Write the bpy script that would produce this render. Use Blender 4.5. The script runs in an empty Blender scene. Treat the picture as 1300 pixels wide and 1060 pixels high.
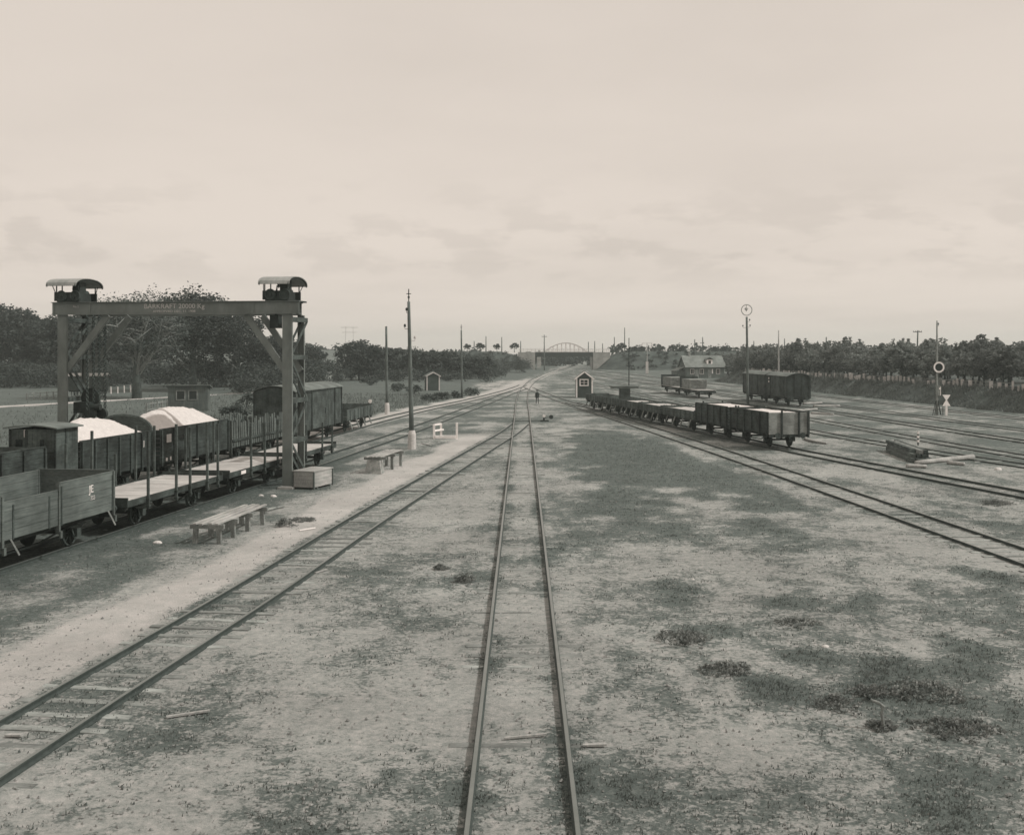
import bpy, math, random
from mathutils import Vector, Matrix, noise
R = math.radians
rnd = random.Random(11)
scn = bpy.context.scene
COL = scn.collection
H = 6.6            # the photographer stood on a footbridge

# ------------------------------------------------------------------ helpers
def tint(v):
    """grey of linear value v with the print's tone: cool darks, warm lights"""
    t = max(0.0, min(1.0, (v - 0.05) / 0.45)) ** 0.6
    d, l = (0.80, 1.075, 1.0), (1.035, 0.985, 0.955)
    return tuple(v * (a + (b - a) * t) for a, b in zip(d, l)) + (1.0,)

MATS = {}
def mat(name, v, var=0.25, scale=3.0, rough=0.85, stretch=(1, 1, 1), bump=0.0, metal=0.0, spec=0.3, streak=0.0, objvar=0.0, transl=0.0):
    m = bpy.data.materials.new(name); m.use_nodes = True
    nt = m.node_tree; N = nt.nodes; L = nt.links
    b = N['Principled BSDF']
    b.inputs['Roughness'].default_value = rough
    b.inputs['Metallic'].default_value = metal
    b.inputs['Specular IOR Level'].default_value = spec
    tc = N.new('ShaderNodeTexCoord'); mp = N.new('ShaderNodeMapping')
    mp.inputs['Scale'].default_value = stretch
    L.new(tc.outputs['Object'], mp.inputs['Vector'])
    n1 = N.new('ShaderNodeTexNoise'); n1.inputs['Scale'].default_value = scale; n1.inputs['Detail'].default_value = 6; n1.inputs['Roughness'].default_value = 0.65
    L.new(mp.outputs[0], n1.inputs['Vector'])
    cr = N.new('ShaderNodeValToRGB')
    cr.color_ramp.elements[0].position = 0.28; cr.color_ramp.elements[1].position = 0.74
    cr.color_ramp.elements[0].color = tint(v * (1 - var)); cr.color_ramp.elements[1].color = tint(v * (1 + var))
    L.new(n1.outputs['Fac'], cr.inputs['Fac'])
    out = cr.outputs['Color']
    if streak:
        n2 = N.new('ShaderNodeTexNoise'); n2.inputs['Scale'].default_value = scale * 0.35; n2.inputs['Detail'].default_value = 3
        L.new(tc.outputs['Object'], n2.inputs['Vector'])
        mr = N.new('ShaderNodeMapRange'); mr.inputs[1].default_value = 0.35; mr.inputs[2].default_value = 0.7
        mr.inputs[3].default_value = 1 - streak; mr.inputs[4].default_value = 1 + streak
        L.new(n2.outputs['Fac'], mr.inputs[0])
        mx = N.new('ShaderNodeMix'); mx.data_type = 'RGBA'; mx.blend_type = 'MULTIPLY'; mx.inputs[0].default_value = 1
        L.new(out, mx.inputs[6]); L.new(mr.outputs[0], mx.inputs[7]); out = mx.outputs[2]
    if objvar:
        oi = N.new('ShaderNodeObjectInfo')
        mr2 = N.new('ShaderNodeMapRange'); mr2.inputs[3].default_value = 1 - objvar; mr2.inputs[4].default_value = 1 + objvar
        L.new(oi.outputs['Random'], mr2.inputs[0])
        mx2 = N.new('ShaderNodeMix'); mx2.data_type = 'RGBA'; mx2.blend_type = 'MULTIPLY'; mx2.inputs[0].default_value = 1
        L.new(out, mx2.inputs[6]); L.new(mr2.outputs[0], mx2.inputs[7]); out = mx2.outputs[2]
    L.new(out, b.inputs['Base Color'])
    if bump:
        bp = N.new('ShaderNodeBump'); bp.inputs['Strength'].default_value = 0.6; bp.inputs['Distance'].default_value = bump
        L.new(n1.outputs['Fac'], bp.inputs['Height']); L.new(bp.outputs[0], b.inputs['Normal'])
    if transl:
        tr = N.new('ShaderNodeBsdfTranslucent'); L.new(out, tr.inputs['Color'])
        ms = N.new('ShaderNodeMixShader'); ms.inputs[0].default_value = transl
        L.new(b.outputs[0], ms.inputs[1]); L.new(tr.outputs[0], ms.inputs[2])
        L.new(ms.outputs[0], N['Material Output'].inputs['Surface'])
    MATS[name] = m
    return m

PL = (6, 0.5, 6)
mat('crane_paint', 0.17, 0.20, 2.5, 0.6, (1, 1, .4), 0.002, spec=0.4, streak=0.18)
mat('canopy_tin', 0.30, 0.25, 2.0, 0.5, (3, .6, 1), spec=0.5, streak=0.2)
mat('iron_dark', 0.035, 0.45, 5, 0.7, streak=0.3)
mat('iron_rust', 0.06, 0.4, 5, 0.85, streak=0.3)
mat('rail_side', 0.062, 0.35, 6, 0.75)
mat('rail_steel', 0.22, 0.15, 2, 0.35, metal=0.6)
mat('wagon_paint', 0.052, 0.55, 3.5, 0.8, (1.5, 1, 4), 0.002, streak=0.45, objvar=0.15)
mat('wagon_paint_mid', 0.080, 0.45, 3.5, 0.8, (2, .7, 3), 0.002, streak=0.4, objvar=0.12)
mat('wood_weathered', 0.125, 0.35, 3, 0.9, (2, .5, 7), 0.003, streak=0.25, objvar=0.1)
mat('wood_pale', 0.36, 0.28, 2.6, 0.9, (8, .5, 2), 0.003, streak=0.2, objvar=0.06)
mat('wood_grey', 0.24, 0.38, 4, 0.92, (5, 1.2, 5), 0.004, streak=0.3, objvar=0.12)
mat('deck_planks', 0.44, 0.22, 2.2, 0.9, (1, 5, 1), 0.002, streak=0.15)
mat('sleeper_wood', 0.24, 0.40, 5, 0.95, (1.2, 6, 2), 0.006, streak=0.3, objvar=0.4)
mat('sand', 0.60, 0.12, 7, 0.95, bump=0.06, streak=0.05)
mat('gravel_load', 0.30, 0.4, 14, 0.95, bump=0.03)
mat('roof_felt', 0.15, 0.25, 2.2, 0.85, (1, 1, 1), streak=0.25)
mat('white_paint', 0.84, 0.10, 5, 0.7, streak=0.1)
mat('cream_trim', 0.56, 0.15, 5, 0.8, streak=0.1)
mat('letter_paint', 0.50, 0.30, 9, 0.85)
mat('letter_white', 0.72, 0.30, 9, 0.85)
mat('hut_boards', 0.070, 0.25, 3, 0.85, (6, 6, .6), streak=0.2)
mat('house_boards', 0.115, 0.30, 1.5, 0.9, (5, 5, .5), streak=0.25)
mat('roof_slate', 0.20, 0.22, 1.4, 0.85, streak=0.2)
mat('concrete', 0.36, 0.2, 1.2, 0.92, streak=0.2)
mat('pole_wood', 0.13, 0.35, 4, 0.9, (4, 4, .4), 0.003, streak=0.25)
mat('glass_dark', 0.022, 0.3, 2, 0.15, spec=0.5)
mat('bark', 0.085, 0.4, 4, 0.95, (3, 3, .7), 0.01, streak=0.3)
mat('bark_pale', 0.24, 0.35, 3, 0.95, (3, 3, .7), 0.01)
mat('leaf_dark', 0.066, 0.55, 0.9, 0.7, spec=0.35, transl=0.25, objvar=0.15)
mat('leaf_mid', 0.085, 0.45, 0.9, 0.7, spec=0.35, transl=0.25, objvar=0.2)
mat('leaf_orchard', 0.19, 0.45, 0.9, 0.7, spec=0.35, transl=0.35, objvar=0.25)
mat('road_dust', 0.50, 0.15, 0.8, 0.95, streak=0.15)
mat('path_soil', 0.30, 0.25, 1.2, 0.95, streak=0.2)
mat('leaf_far', 0.058, 0.35, 0.5, 0.8, spec=0.2, transl=0.2, objvar=0.15)
mat('grass_blade', 0.15, 0.5, 2.6, 0.8, spec=0.3, transl=0.3)
mat('weed_leaf', 0.22, 0.5, 3, 0.75, spec=0.3, transl=0.25, objvar=0.15)
mat('stone', 0.30, 0.4, 6, 0.95, streak=0.3, objvar=0.3)
mat('stone_white', 0.52, 0.25, 9, 0.95)
mat('cloth_dark', 0.03, 0.3, 6, 0.95)
mat('skin', 0.30, 0.1, 6, 0.7)
mat('bank_grass', 0.066, 0.45, 0.9, 0.95, (1, 1, 2), 0.15, streak=0.3)
mat('hill_grass', 0.15, 0.25, 0.05, 0.95, (1, 3, 1), streak=0.3)
mat('arch_steel', 0.60, 0.1, 1, 0.8)

class MB:
    def __init__(s): s.v = []; s.f = []; s.mi = []
    def add(s, verts, faces, mi=0):
        o = len(s.v); s.v += [tuple(v) for v in verts]
        s.f += [tuple(i + o for i in f) for f in faces]; s.mi += [mi] * len(faces)
    def box(s, c, d, rz=0, M=None, mi=0):
        x, y, z = d[0] / 2, d[1] / 2, d[2] / 2
        vs = [Vector(p) for p in ((-x, -y, -z), (x, -y, -z), (x, y, -z), (-x, y, -z), (-x, -y, z), (x, -y, z), (x, y, z), (-x, y, z))]
        T = Matrix.Translation(c) @ (M if M else Matrix.Rotation(rz, 4, 'Z'))
        s.add([T @ v for v in vs], [(0, 3, 2, 1), (4, 5, 6, 7), (0, 1, 5, 4), (1, 2, 6, 5), (2, 3, 7, 6), (3, 0, 4, 7)], mi)
    def bb(s, x0, x1, y0, y1, z0, z1, mi=0):
        s.box(((x0 + x1) / 2, (y0 + y1) / 2, (z0 + z1) / 2), (abs(x1 - x0), abs(y1 - y0), abs(z1 - z0)), mi=mi)
    def beam(s, a, b, w, h, mi=0, up=(0, 0, 1)):
        a, b = Vector(a), Vector(b); d = b - a; l = d.length; d.normalize()
        u = Vector(up)
        if abs(d.dot(u)) > 0.98: u = Vector((0, 1, 0))
        x = d.cross(u).normalized(); z = x.cross(d)
        M = Matrix((x, d, z)).transposed().to_4x4()
        s.box((a + b) / 2, (w, l, h), M=M, mi=mi)
    def tube(s, pts, rads, n=8, mi=0, cap=True):
        pts = [Vector(p) for p in pts]
        if not isinstance(rads, (list, tuple)): rads = [rads] * len(pts)
        vs = []; ref = None
        for i, p in enumerate(pts):
            d = (pts[min(i + 1, len(pts) - 1)] - pts[max(i - 1, 0)]).normalized()
            if ref is None:
                ref = Vector((1, 0, 0)) if abs(d.x) < 0.9 else Vector((0, 1, 0))
            x = (ref - d * ref.dot(d)).normalized(); y = d.cross(x); ref = x
            for k in range(n):
                a = 2 * math.pi * k / n
                vs.append(p + (x * math.cos(a) + y * math.sin(a)) * rads[i])
        fs = []
        for i in range(len(pts) - 1):
            for k in range(n):
                k2 = (k + 1) % n
                fs.append((i * n + k, i * n + k2, (i + 1) * n + k2, (i + 1) * n + k))
        if cap:
            fs.append(tuple(range(n - 1, -1, -1))); fs.append(tuple((len(pts) - 1) * n + k for k in range(n)))
        s.add(vs, fs, mi)
    def disc(s, c, axis, r, t, n=20, mi=0):
        a = Vector(axis).normalized() * t / 2; c = Vector(c)
        s.tube([c - a, c + a], r, n, mi)
    def ring(s, c, axis, r, rt, n=24, m=6, mi=0):
        ax = Vector(axis).normalized(); u = ax.orthogonal().normalized(); w = ax.cross(u); c = Vector(c)
        vs = []
        for i in range(n):
            a = 2 * math.pi * i / n; rd = u * math.cos(a) + w * math.sin(a)
            for k in range(m):
                b = 2 * math.pi * k / m
                vs.append(c + rd * (r + rt * math.cos(b)) + ax * rt * math.sin(b))
        s.add(vs, [(i * m + k, i * m + (k + 1) % m, ((i + 1) % n) * m + (k + 1) % m, ((i + 1) % n) * m + k) for i in range(n) for k in range(m)], mi)
    def prism(s, poly, axis_from, axis_to, mi=0):
        """poly: list of 3D points of one end; extruded by vector axis_to-axis_from"""
        d = Vector(axis_to) - Vector(axis_from); n = len(poly)
        vs = [Vector(p) for p in poly] + [Vector(p) + d for p in poly]
        s.add(vs, [tuple(range(n - 1, -1, -1)), tuple(range(n, 2 * n))] + [(i, (i + 1) % n, n + (i + 1) % n, n + i) for i in range(n)], mi)
    def build(s, name, m, parent=None, smooth=False):
        me = bpy.data.meshes.new(name); me.from_pydata(s.v, [], s.f)
        ms = m if isinstance(m, (list, tuple)) else [m]
        for q in ms: me.materials.append(MATS[q] if isinstance(q, str) else q)
        if len(ms) > 1: me.polygons.foreach_set('material_index', s.mi)
        if smooth: me.polygons.foreach_set('use_smooth', [True] * len(s.f))
        me.update()
        o = bpy.data.objects.new(name, me); COL.objects.link(o)
        if parent: o.parent = parent
        return o

def tag(o, label=None, cat=None, group=None, kind=None):
    for k, v in (('label', label), ('category', cat), ('group', group), ('kind', kind)):
        if v: o[k] = v
    return o
def empty(name, loc, rz=0, label=None, cat=None, group=None):
    o = bpy.data.objects.new(name, None); COL.objects.link(o)
    o.location = loc; o.rotation_euler = (0, 0, rz); o.empty_display_size = 0.3
    return tag(o, label, cat, group)
def copy_tree(o, parent=None):
    c = o.copy(); COL.objects.link(c); c.parent = parent
    for ch in list(o.children): copy_tree(ch, c)
    return c
def P(px, py, z=0.0):
    """ground point (height z) seen at photo pixel px, py"""
    Y = (H - z) * 1400.0 / (py - 446.0)
    return Vector(((px - 663.0) * Y / 1400.0, Y, z))

def curve(pts):
    ys = [p[0] for p in pts]; xs = [p[1] for p in pts]; n = len(pts)
    ms = []
    for i in range(n):
        a, b = max(i - 1, 0), min(i + 1, n - 1)
        ms.append((xs[b] - xs[a]) / (ys[b] - ys[a]))
    def f(y):
        if y <= ys[0]: return xs[0] + ms[0] * (y - ys[0])
        if y >= ys[-1]: return xs[-1] + ms[-1] * (y - ys[-1])
        i = 0
        while ys[i + 1] < y: i += 1
        h = ys[i + 1] - ys[i]; t = (y - ys[i]) / h
        return ((2 * t**3 - 3 * t * t + 1) * xs[i] + (t**3 - 2 * t * t + t) * h * ms[i] + (-2 * t**3 + 3 * t * t) * xs[i + 1] + (t**3 - t * t) * h * ms[i + 1])
    return f

MAIN = curve([(-20, 0), (60, 0), (110, 0), (150, 0), (200, .7), (260, 3.2), (330, 8), (400, 14), (480, 21.5)])
L0 = curve([(-20, -12.6), (19.4, -8.45), (29.3, -7.32), (41.6, -6.15), (52, -5.05), (63, -3.88), (75, -2.56), (86, -1.32), (94, -.60), (100, -.17), (104, -.05)])
L1 = curve([(0, -20.6), (33.7, -16.2), (39.7, -15.42), (45.4, -14.67), (55.3, -13.3), (64, -12.2), (72.2, -11.3), (87.2, -9.6), (112.7, -7.2), (140, -4.7), (165, -2.6), (190, -.3), (205, .7)])
L2 = curve([(5, -26), (33, -22.1), (48.7, -19.85), (57, -18.65), (70, -17.0), (85, -15.35), (103, -13.7), (126, -10.6), (144, -7.6), (171, -3.9), (200, -.9), (225, .9)])
R1 = curve([(-10, 20.0), (33.8, 16.15), (47.6, 15.05), (60, 14.0), (74.8, 12.65), (98, 10.3), (120, 8.0), (145, 5.4), (175, 2.9), (200, 1.2), (212, 1.1)])
R2 = curve([(-10, 36.5), (30, 27.6), (51.5, 22.65), (58.6, 21.0), (73, 17.9), (85, 15.75), (100, 13.0), (115, 10.3), (125, 8.75), (136, 6.9), (145, 5.75)])
T3 = curve([(0, 45), (30, 37.2), (64.6, 28.5), (73, 26.6), (89, 23.9), (110, 22.1), (136, 20.3), (187, 16.6), (260, 12.2), (340, 10.8), (480, 22)])
T4 = curve([(0, 42.5), (30, 37.3), (55, 33.2), (70, 31.1), (82, 29.8), (107.7, 27.9), (152, 25.6), (182, 23.2), (260, 17.5), (340, 15), (480, 26)])
T5 = curve([(0, 48), (30, 43.0), (82, 36.3), (97, 35), (116, 33.6), (133, 32.5), (150, 31.4), (200, 27.5), (300, 20.5), (360, 19), (480, 29)])
T6 = curve([(0, 55), (60, 45.5), (93, 41.7), (110, 40), (134.7, 38), (200, 32), (300, 24.5), (400, 22), (480, 32)])
T7 = curve([(0, 62), (60, 54), (112, 48.2), (125, 46.8), (169, 42.9), (250, 36), (350, 28), (420, 25.5), (480, 36)])
BANK = curve([(0, 66), (60, 58.5), (117, 53.2), (181, 47.6), (240, 42.6), (280, 40)])
ALLT = [MAIN, L0, L1, L2, R1, R2, T3, T4, T5, T6, T7]

# ------------------------------------------------------------------ ground
def sm(a, b, x):
    if a == b: return float(x > a)
    t = max(0.0, min(1.0, (x - a) / (b - a))); return t * t * (3 - 2 * t)
def el(x, y, cx, cy, rx, ry, soft=0.5):
    d = math.hypot((x - cx) / rx, (y - cy) / ry)
    return 1 - sm(1 - soft, 1 + soft * 0.4, d)
PATCH = [(P(1120, 880), 3.0, 3.2, .8), (P(1030, 900), 1.6, 1.6, .45), (P(870, 805), 1.4, 1.6, .75), (P(1230, 850), 2.4, 4.5, .65), (P(980, 770), 2.4, 1.8, .55),
         (P(1150, 760), 3.0, 2.5, .5), (P(1240, 740), 2.6, 3.5, .65), (P(960, 690), 3.2, 3.2, .55), (P(1080, 690), 2.2, 2.5, .4), (P(860, 830), 2.0, 2.4, .5),
         (P(700, 890), .9, 1.2, .45), (P(500, 940), 1.1, .9, .4), (P(590, 730), 1.0, 1.6, .5), (P(600, 640), 1.6, 5.0, .5), (P(550, 650), 1.0, 3.0, .5),
         (P(780, 720), 2.2, 3.0, .5), (P(820, 660), 2.6, 4.0, .45), (P(1240, 655), 2.0, 3.0, .6), (P(1285, 665), 1.6, 3.0, .9), (P(560, 545), 4.5, 16, .75), (P(500, 565), 2.6, 7, .55),
         (P(455, 595), 2.2, 6, .55), (P(1000, 930), 1.8, 1.3, .45), (P(760, 950), 1.2, .8, .35), (P(620, 850), .5, 3, .35), (P(300, 880), 1.2, 1.0, .35), (P(420, 800), 1.4, 2.0, .4),
         (P(1090, 545), 2.6, 6, .55), (P(1150, 620), 1.4, 3, .25), (P(1265, 606), 2.2, 3, .3)]
def fields(x, y):
    """returns (grass, pale, cinder) coverages in 0..1 at a ground point"""
    g = 0.42; pale = 0.0; cin = 0.0
    n1 = noise.noise(Vector((x * .16, y * .16, 3.1)))
    n2 = noise.noise(Vector((x * .75, y * .5, 7.7)))
    n5 = noise.noise(Vector((x * .45, y * .35, 12.2)))
    n3 = noise.noise(Vector((x * 2.6, y * 2.0, 1.3)))
    xm = MAIN(y)
    if y > -30:
        if y < 112 and x > xm + 1.3 and x < R1(y) - .6:       # wide grassy plot between the main line and the first right siding
            g = max(g, (.90 + .12 * n2) * sm(36, 56, y + n1 * 16 + n2 * 5) * (1 - sm(84, 106, y + n1 * 12)) * sm(xm + .9, xm + 4.6, x + n2 * 1.4) * (1 - sm(R1(y) - 3.2, R1(y) - 1.2, x + n1 + n2)))
            g = max(g, .47 + .26 * n1)
        for c, rx, ry, a in PATCH:
            if abs(x - c.x) < rx * 1.5 + 2 and abs(y - c.y) < ry * 1.5 + 2:
                g = max(g, a * (1 + .35 * n2) * el(x + .8 * n2 + 1.4 * n5, y + 1.6 * n5 - .8 * n2, c.x, c.y, rx * 1.15, ry * 1.15, .8))
        if y < 110:
            lo = L0(y)
            off = lo - .75 - x                                 # trodden path beside the turnout road
            pale = sm(.25, .8, off) * (1 - sm(2.0, 3.1, off + n1 * .8)) * (1 - sm(78, 96, y))
            l1 = L1(y)
            if x < lo - 2.6 and x > l1 + 1.0:
                cin = sm(2.4, 4.2, off + n1) * (1 - sm(58, 80, y)) * (.62 + .5 * n2)
        for T in (L1, L2):
            cin = max(cin, (1 - sm(1.2, 2.3, abs(x - T(y)))) * (1 - .75 * sm(62, 80, y)))
        if L2(y) + 1.2 < x < L1(y) - 1: cin = max(cin, .75 * (1 - sm(62, 80, y)))
        if L0(y) - 3 > x > L1(y) + 1.2 and 55 < y < 125: g = max(g, .45 + .25 * n1)
        # pale ballast strip left of the outer left road
        if y > 80:
            o2 = L2(y) - x
            pale = max(pale, .9 * sm(1.0, 1.5, o2) * (1 - sm(2.2, 3.2, o2 + n1)) * (1 - sm(230, 290, y)))
            pale = max(pale, .7 * (1 - sm(.7, 1.4, abs(x - L2(y)))))
            pale = max(pale, (.30 + .3 * n2) * (1 - sm(1.0, 3.5, abs(x - xm - 1.5))) * sm(100, 125, y))
        o2 = L2(y) - x
        if o2 > 2: g = max(g, sm(2.0, 4.2, o2 + n1 * 1.5) * (.93 + .1 * n1))
        if x > R1(y) + .5:
            r = .60 + .3 * n1
            pale = max(pale, (.30 + .25 * n1) * (1 - sm(90, 150, y)) * (x < T3(y) - 1))
            for T in (T3, T4, T5, T6):
                d = x - T(y)
                if 1.1 < d < 5: r = max(r, .52 + .35 * n1)
            g = max(g, r)
            g = max(g, .75 * sm(T7(y) + 1.5, T7(y) + 4, x))
        for T in (MAIN, L0, R1, R2):
            d = abs(abs(x - T(y)) - .75)
            if d < .5: g = max(g, (.46 + .45 * n2 + .2 * n3) * (1 - sm(.12, .6, d)))
        if abs(x - xm) < .5 and y < 120: g = min(g, .34)
        if y > 210: g = max(g, sm(210, 260, y) * .55 * sm(4, 9, abs(x - xm - 3)))
        if y > 100 and abs(x - xm) < 14 and L2(y) + 1 < x < R1(y) + 8: g = max(g, .58 + .3 * n1)
        if 150 < y < 300: pale = max(pale, .8 * el(x, y, -3, 215, 8, 45))
    else: g = .4
    rd = abs((x + 62) - (y - 130) * .40)                       # country road left
    if x < -38 and 95 < y < 230: 
        k = 1 - sm(.9, 1.5, rd); pale = max(pale, k); g *= 1 - k
    n4 = noise.noise(Vector((x * .33, y * .22, 4.4)))
    g *= 1 - .7 * max(0, min(1, pale))
    g = g + (n1 * .12 + n4 * .25 + n2 * .30 + n3 * .20) * (1 - abs(g - .5) * 1.1)
    return max(0, min(1, g)), max(0, min(1, pale + n2 * .12 * pale)), max(0, min(1, cin))

def axis(vals):
    out = []
    for a, b, st in vals:
        n = max(1, int(round((b - a) / st)))
        out += [a + (b - a) * i / n for i in range(n)]
    out.append(vals[-1][1]); return out
XS = axis([(-1600, -400, 120), (-400, -120, 14), (-120, -45, 2.5), (-45, -26, .7), (-26, 26, .26), (26, 60, .7), (60, 130, 3), (130, 400, 15), (400, 1600, 120)])
YS = axis([(-150, -20, 26), (-20, 12, 4), (12, 48, .24), (48, 100, .5), (100, 180, 1.0), (180, 300, 3), (300, 520, 10), (520, 1600, 90)])
def make_ground():
    v = []; cg = []
    for y in YS:
        for x in XS:
            g, p, c = fields(x, y)
            z = 0.0
            if 10 < y < 110 and abs(x) < 40: z = .02 * noise.noise(Vector((x * .5, y * .5, 0))) + .012 * g - .02
            v.append((x, y, z)); cg.append((g, p, c, 1))
    nx = len(XS); f = [(j * nx + i, j * nx + i + 1, (j + 1) * nx + i + 1, (j + 1) * nx + i) for j in range(len(YS) - 1) for i in range(nx - 1)]
    me = bpy.data.meshes.new('ground'); me.from_pydata(v, [], f)
    at = me.color_attributes.new('cover', 'FLOAT_COLOR', 'POINT')
    flat = [q for c in cg for q in c]; at.data.foreach_set('color', flat)
    me.polygons.foreach_set('use_smooth', [True] * len(f))
    m = bpy.data.materials.new('ground_soil'); m.use_nodes = True; nt = m.node_tree; N = nt.nodes; L = nt.links
    b = N['Principled BSDF']; b.inputs['Roughness'].default_value = .97; b.inputs['Specular IOR Level'].default_value = .1
    tc = N.new('ShaderNodeTexCoord')
    def nz(sc, det, rg=.6, dist=0):
        n = N.new('ShaderNodeTexNoise'); n.inputs['Scale'].default_value = sc; n.inputs['Detail'].default_value = det; n.inputs['Roughness'].default_value = rg
        n.inputs['Distortion'].default_value = dist
        L.new(tc.outputs['Object'], n.inputs['Vector']); return n.outputs['Fac']
    def mixc(fac, a, bb):
        x = N.new('ShaderNodeMix'); x.data_type = 'RGBA'
        L.new(fac, x.inputs[0]) if not isinstance(fac, float) else setattr(x.inputs[0], 'default_value', fac)
        for s, q in ((6, a), (7, bb)):
            if isinstance(q, tuple): x.inputs[s].default_value = q
            else: L.new(q, x.inputs[s])
        return x.outputs[2]
    def math_(op, a, bb, clamp=False):
        x = N.new('ShaderNodeMath'); x.operation = op; x.use_clamp = clamp
        for s, q in ((0, a), (1, bb)):
            if isinstance(q, (int, float)): x.inputs[s].default_value = q
            else: L.new(q, x.inputs[s])
        return x.outputs[0]
    def ramp(fac, stops):
        c = N.new('ShaderNodeValToRGB'); e = c.color_ramp.elements
        e[0].position, e[0].color = stops[0][0], tint(stops[0][1]); e[1].position, e[1].color = stops[-1][0], tint(stops[-1][1])
        for p_, q in stops[1:-1]:
            k = e.new(p_); k.color = tint(q)
        L.new(fac, c.inputs['Fac']); return c.outputs['Color']
    def smooth(x, lo, hi):
        r = N.new('ShaderNodeMapRange'); r.interpolation_type = 'SMOOTHSTEP'; r.inputs[1].default_value = lo; r.inputs[2].default_value = hi
        L.new(x, r.inputs[0]); return r.outputs[0]
    att = N.new('ShaderNodeVertexColor'); att.layer_name = 'cover'
    sp = N.new('ShaderNodeSeparateColor'); L.new(att.outputs['Color'], sp.inputs[0])
    fine = nz(7.0, 8, .75); mid = nz(1.6, 6, .7, .4); tiny = nz(38, 5, .8); big = nz(.22, 4)
    h0 = nz(3.4, 5, .75); soil = ramp(math_('ADD', math_('MULTIPLY', h0, .35), math_('ADD', math_('MULTIPLY', fine, .35), math_('MULTIPLY', tiny, .30))), [(.34, .13), (.44, .265), (.54, .365), (.64, .50)])
    palec = ramp(math_('ADD', math_('MULTIPLY', mid, .5), math_('MULTIPLY', tiny, .5)), [(.30, .29), (.5, .42), (.7, .54)])
    cinc = ramp(math_('ADD', math_('MULTIPLY', fine, .5), math_('MULTIPLY', tiny, .5)), [(.34, .03), (.48, .08), (.58, .15), (.70, .34)])
    half = nz(2.7, 5, .7); grs = ramp(math_('ADD', math_('ADD', math_('MULTIPLY', fine, .35), math_('MULTIPLY', half, .4)), math_('MULTIPLY', tiny, .25)), [(.34, .055), (.5, .118), (.64, .22)])
    spk = nz(10, 3, .6); spk2 = nz(24, 3, .6)
    nn = math_('ADD', math_('ADD', math_('MULTIPLY', spk, .30), math_('MULTIPLY', half, .30)), math_('ADD', math_('MULTIPLY', spk2, .16), math_('MULTIPLY', mid, .24)))
    nn = math_('DIVIDE', math_('SUBTRACT', nn, .36), .28)
    nm = math_('ADD', math_('MULTIPLY', nn, .6), math_('MULTIPLY', mid, .4))
    c1 = mixc(smooth(math_('SUBTRACT', nm, math_('SUBTRACT', 1.0, sp.outputs[1])), -.25, .25), soil, palec)
    c2 = mixc(smooth(math_('SUBTRACT', nm, math_('SUBTRACT', 1.0, sp.outputs[2])), -.28, .22), c1, cinc)
    gm = math_('SUBTRACT', nn, math_('SUBTRACT', 1.0, sp.outputs[0]))
    c3 = mixc(smooth(gm, -.19, .15), c2, grs)
    # broad variation of the soil
    mr = N.new('ShaderNodeMapRange'); mr.inputs[1].default_value = .3; mr.inputs[2].default_value = .7; mr.inputs[3].default_value = .82; mr.inputs[4].default_value = 1.12
    L.new(big, mr.inputs[0])
    mm = N.new('ShaderNodeMix'); mm.data_type = 'RGBA'; mm.blend_type = 'MULTIPLY'; mm.inputs[0].default_value = 1
    L.new(c3, mm.inputs[6]); L.new(mr.outputs[0], mm.inputs[7])
    L.new(mm.outputs[2], b.inputs['Base Color'])
    bp = N.new('ShaderNodeBump'); bp.inputs['Strength'].default_value = .8; bp.inputs['Distance'].default_value = .05
    L.new(math_('ADD', fine, math_('MULTIPLY', tiny, .5)), bp.inputs['Height']); L.new(bp.outputs[0], b.inputs['Normal'])
    me.materials.append(m)
    o = bpy.data.objects.new('ground', me); COL.objects.link(o); tag(o, kind='structure')
make_ground()

# loose grass and weeds: uncountable
def make_grass():
    v = []; f = []
    r = random.Random(5)
    def tuft(x, y, n, h, spread):
        for _ in range(n):
            a = r.random() * 6.283; px = x + r.gauss(0, spread); py = y + r.gauss(0, spread)
            hh = h * r.uniform(.5, 1.2); w = .006 + .012 * r.random()
            lean = r.uniform(.2, .9) * hh; dx, dy = math.cos(a), math.sin(a)
            o = len(v)
            v.extend([(px - dy * w, py + dx * w, -.01), (px + dy * w, py - dx * w, -.01),
                      (px + dx * lean * .35 + dy * w * .7, py + dy * lean * .35 - dx * w * .7, hh * .6), (px + dx * lean, py + dy * lean, hh)])
            f.append((o, o + 1, o + 2)); f.append((o, o + 2, o + 3))
    for _ in range(95000):
        y = 14 + 80 * r.random() ** 1.4; x = r.uniform(-1, 1) * (2 + y * .5)
        if x < L1(y) + 1.6 or x > R1(y) + 8: continue
        g, p, c = fields(x, y)
        if min(abs(abs(x - T(y)) - .75) for T in (MAIN, L0, R1)) < .07: continue
        if r.random() < .12 * sm(.25, .5, g) + .88 * sm(.55, .95, g):
            tuft(x, y, 5 if y < 40 else 3, r.uniform(.015, .045) + .035 * g * r.random(), .07)
    me = bpy.data.meshes.new('grass'); me.from_pydata(v, [], f); me.materials.append(MATS['grass_blade'])
    o = bpy.data.objects.new('grass', me); COL.objects.link(o)
    tag(o, 'short patchy grass growing over the sandy yard', 'grass', kind='stuff')
make_grass()
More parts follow.
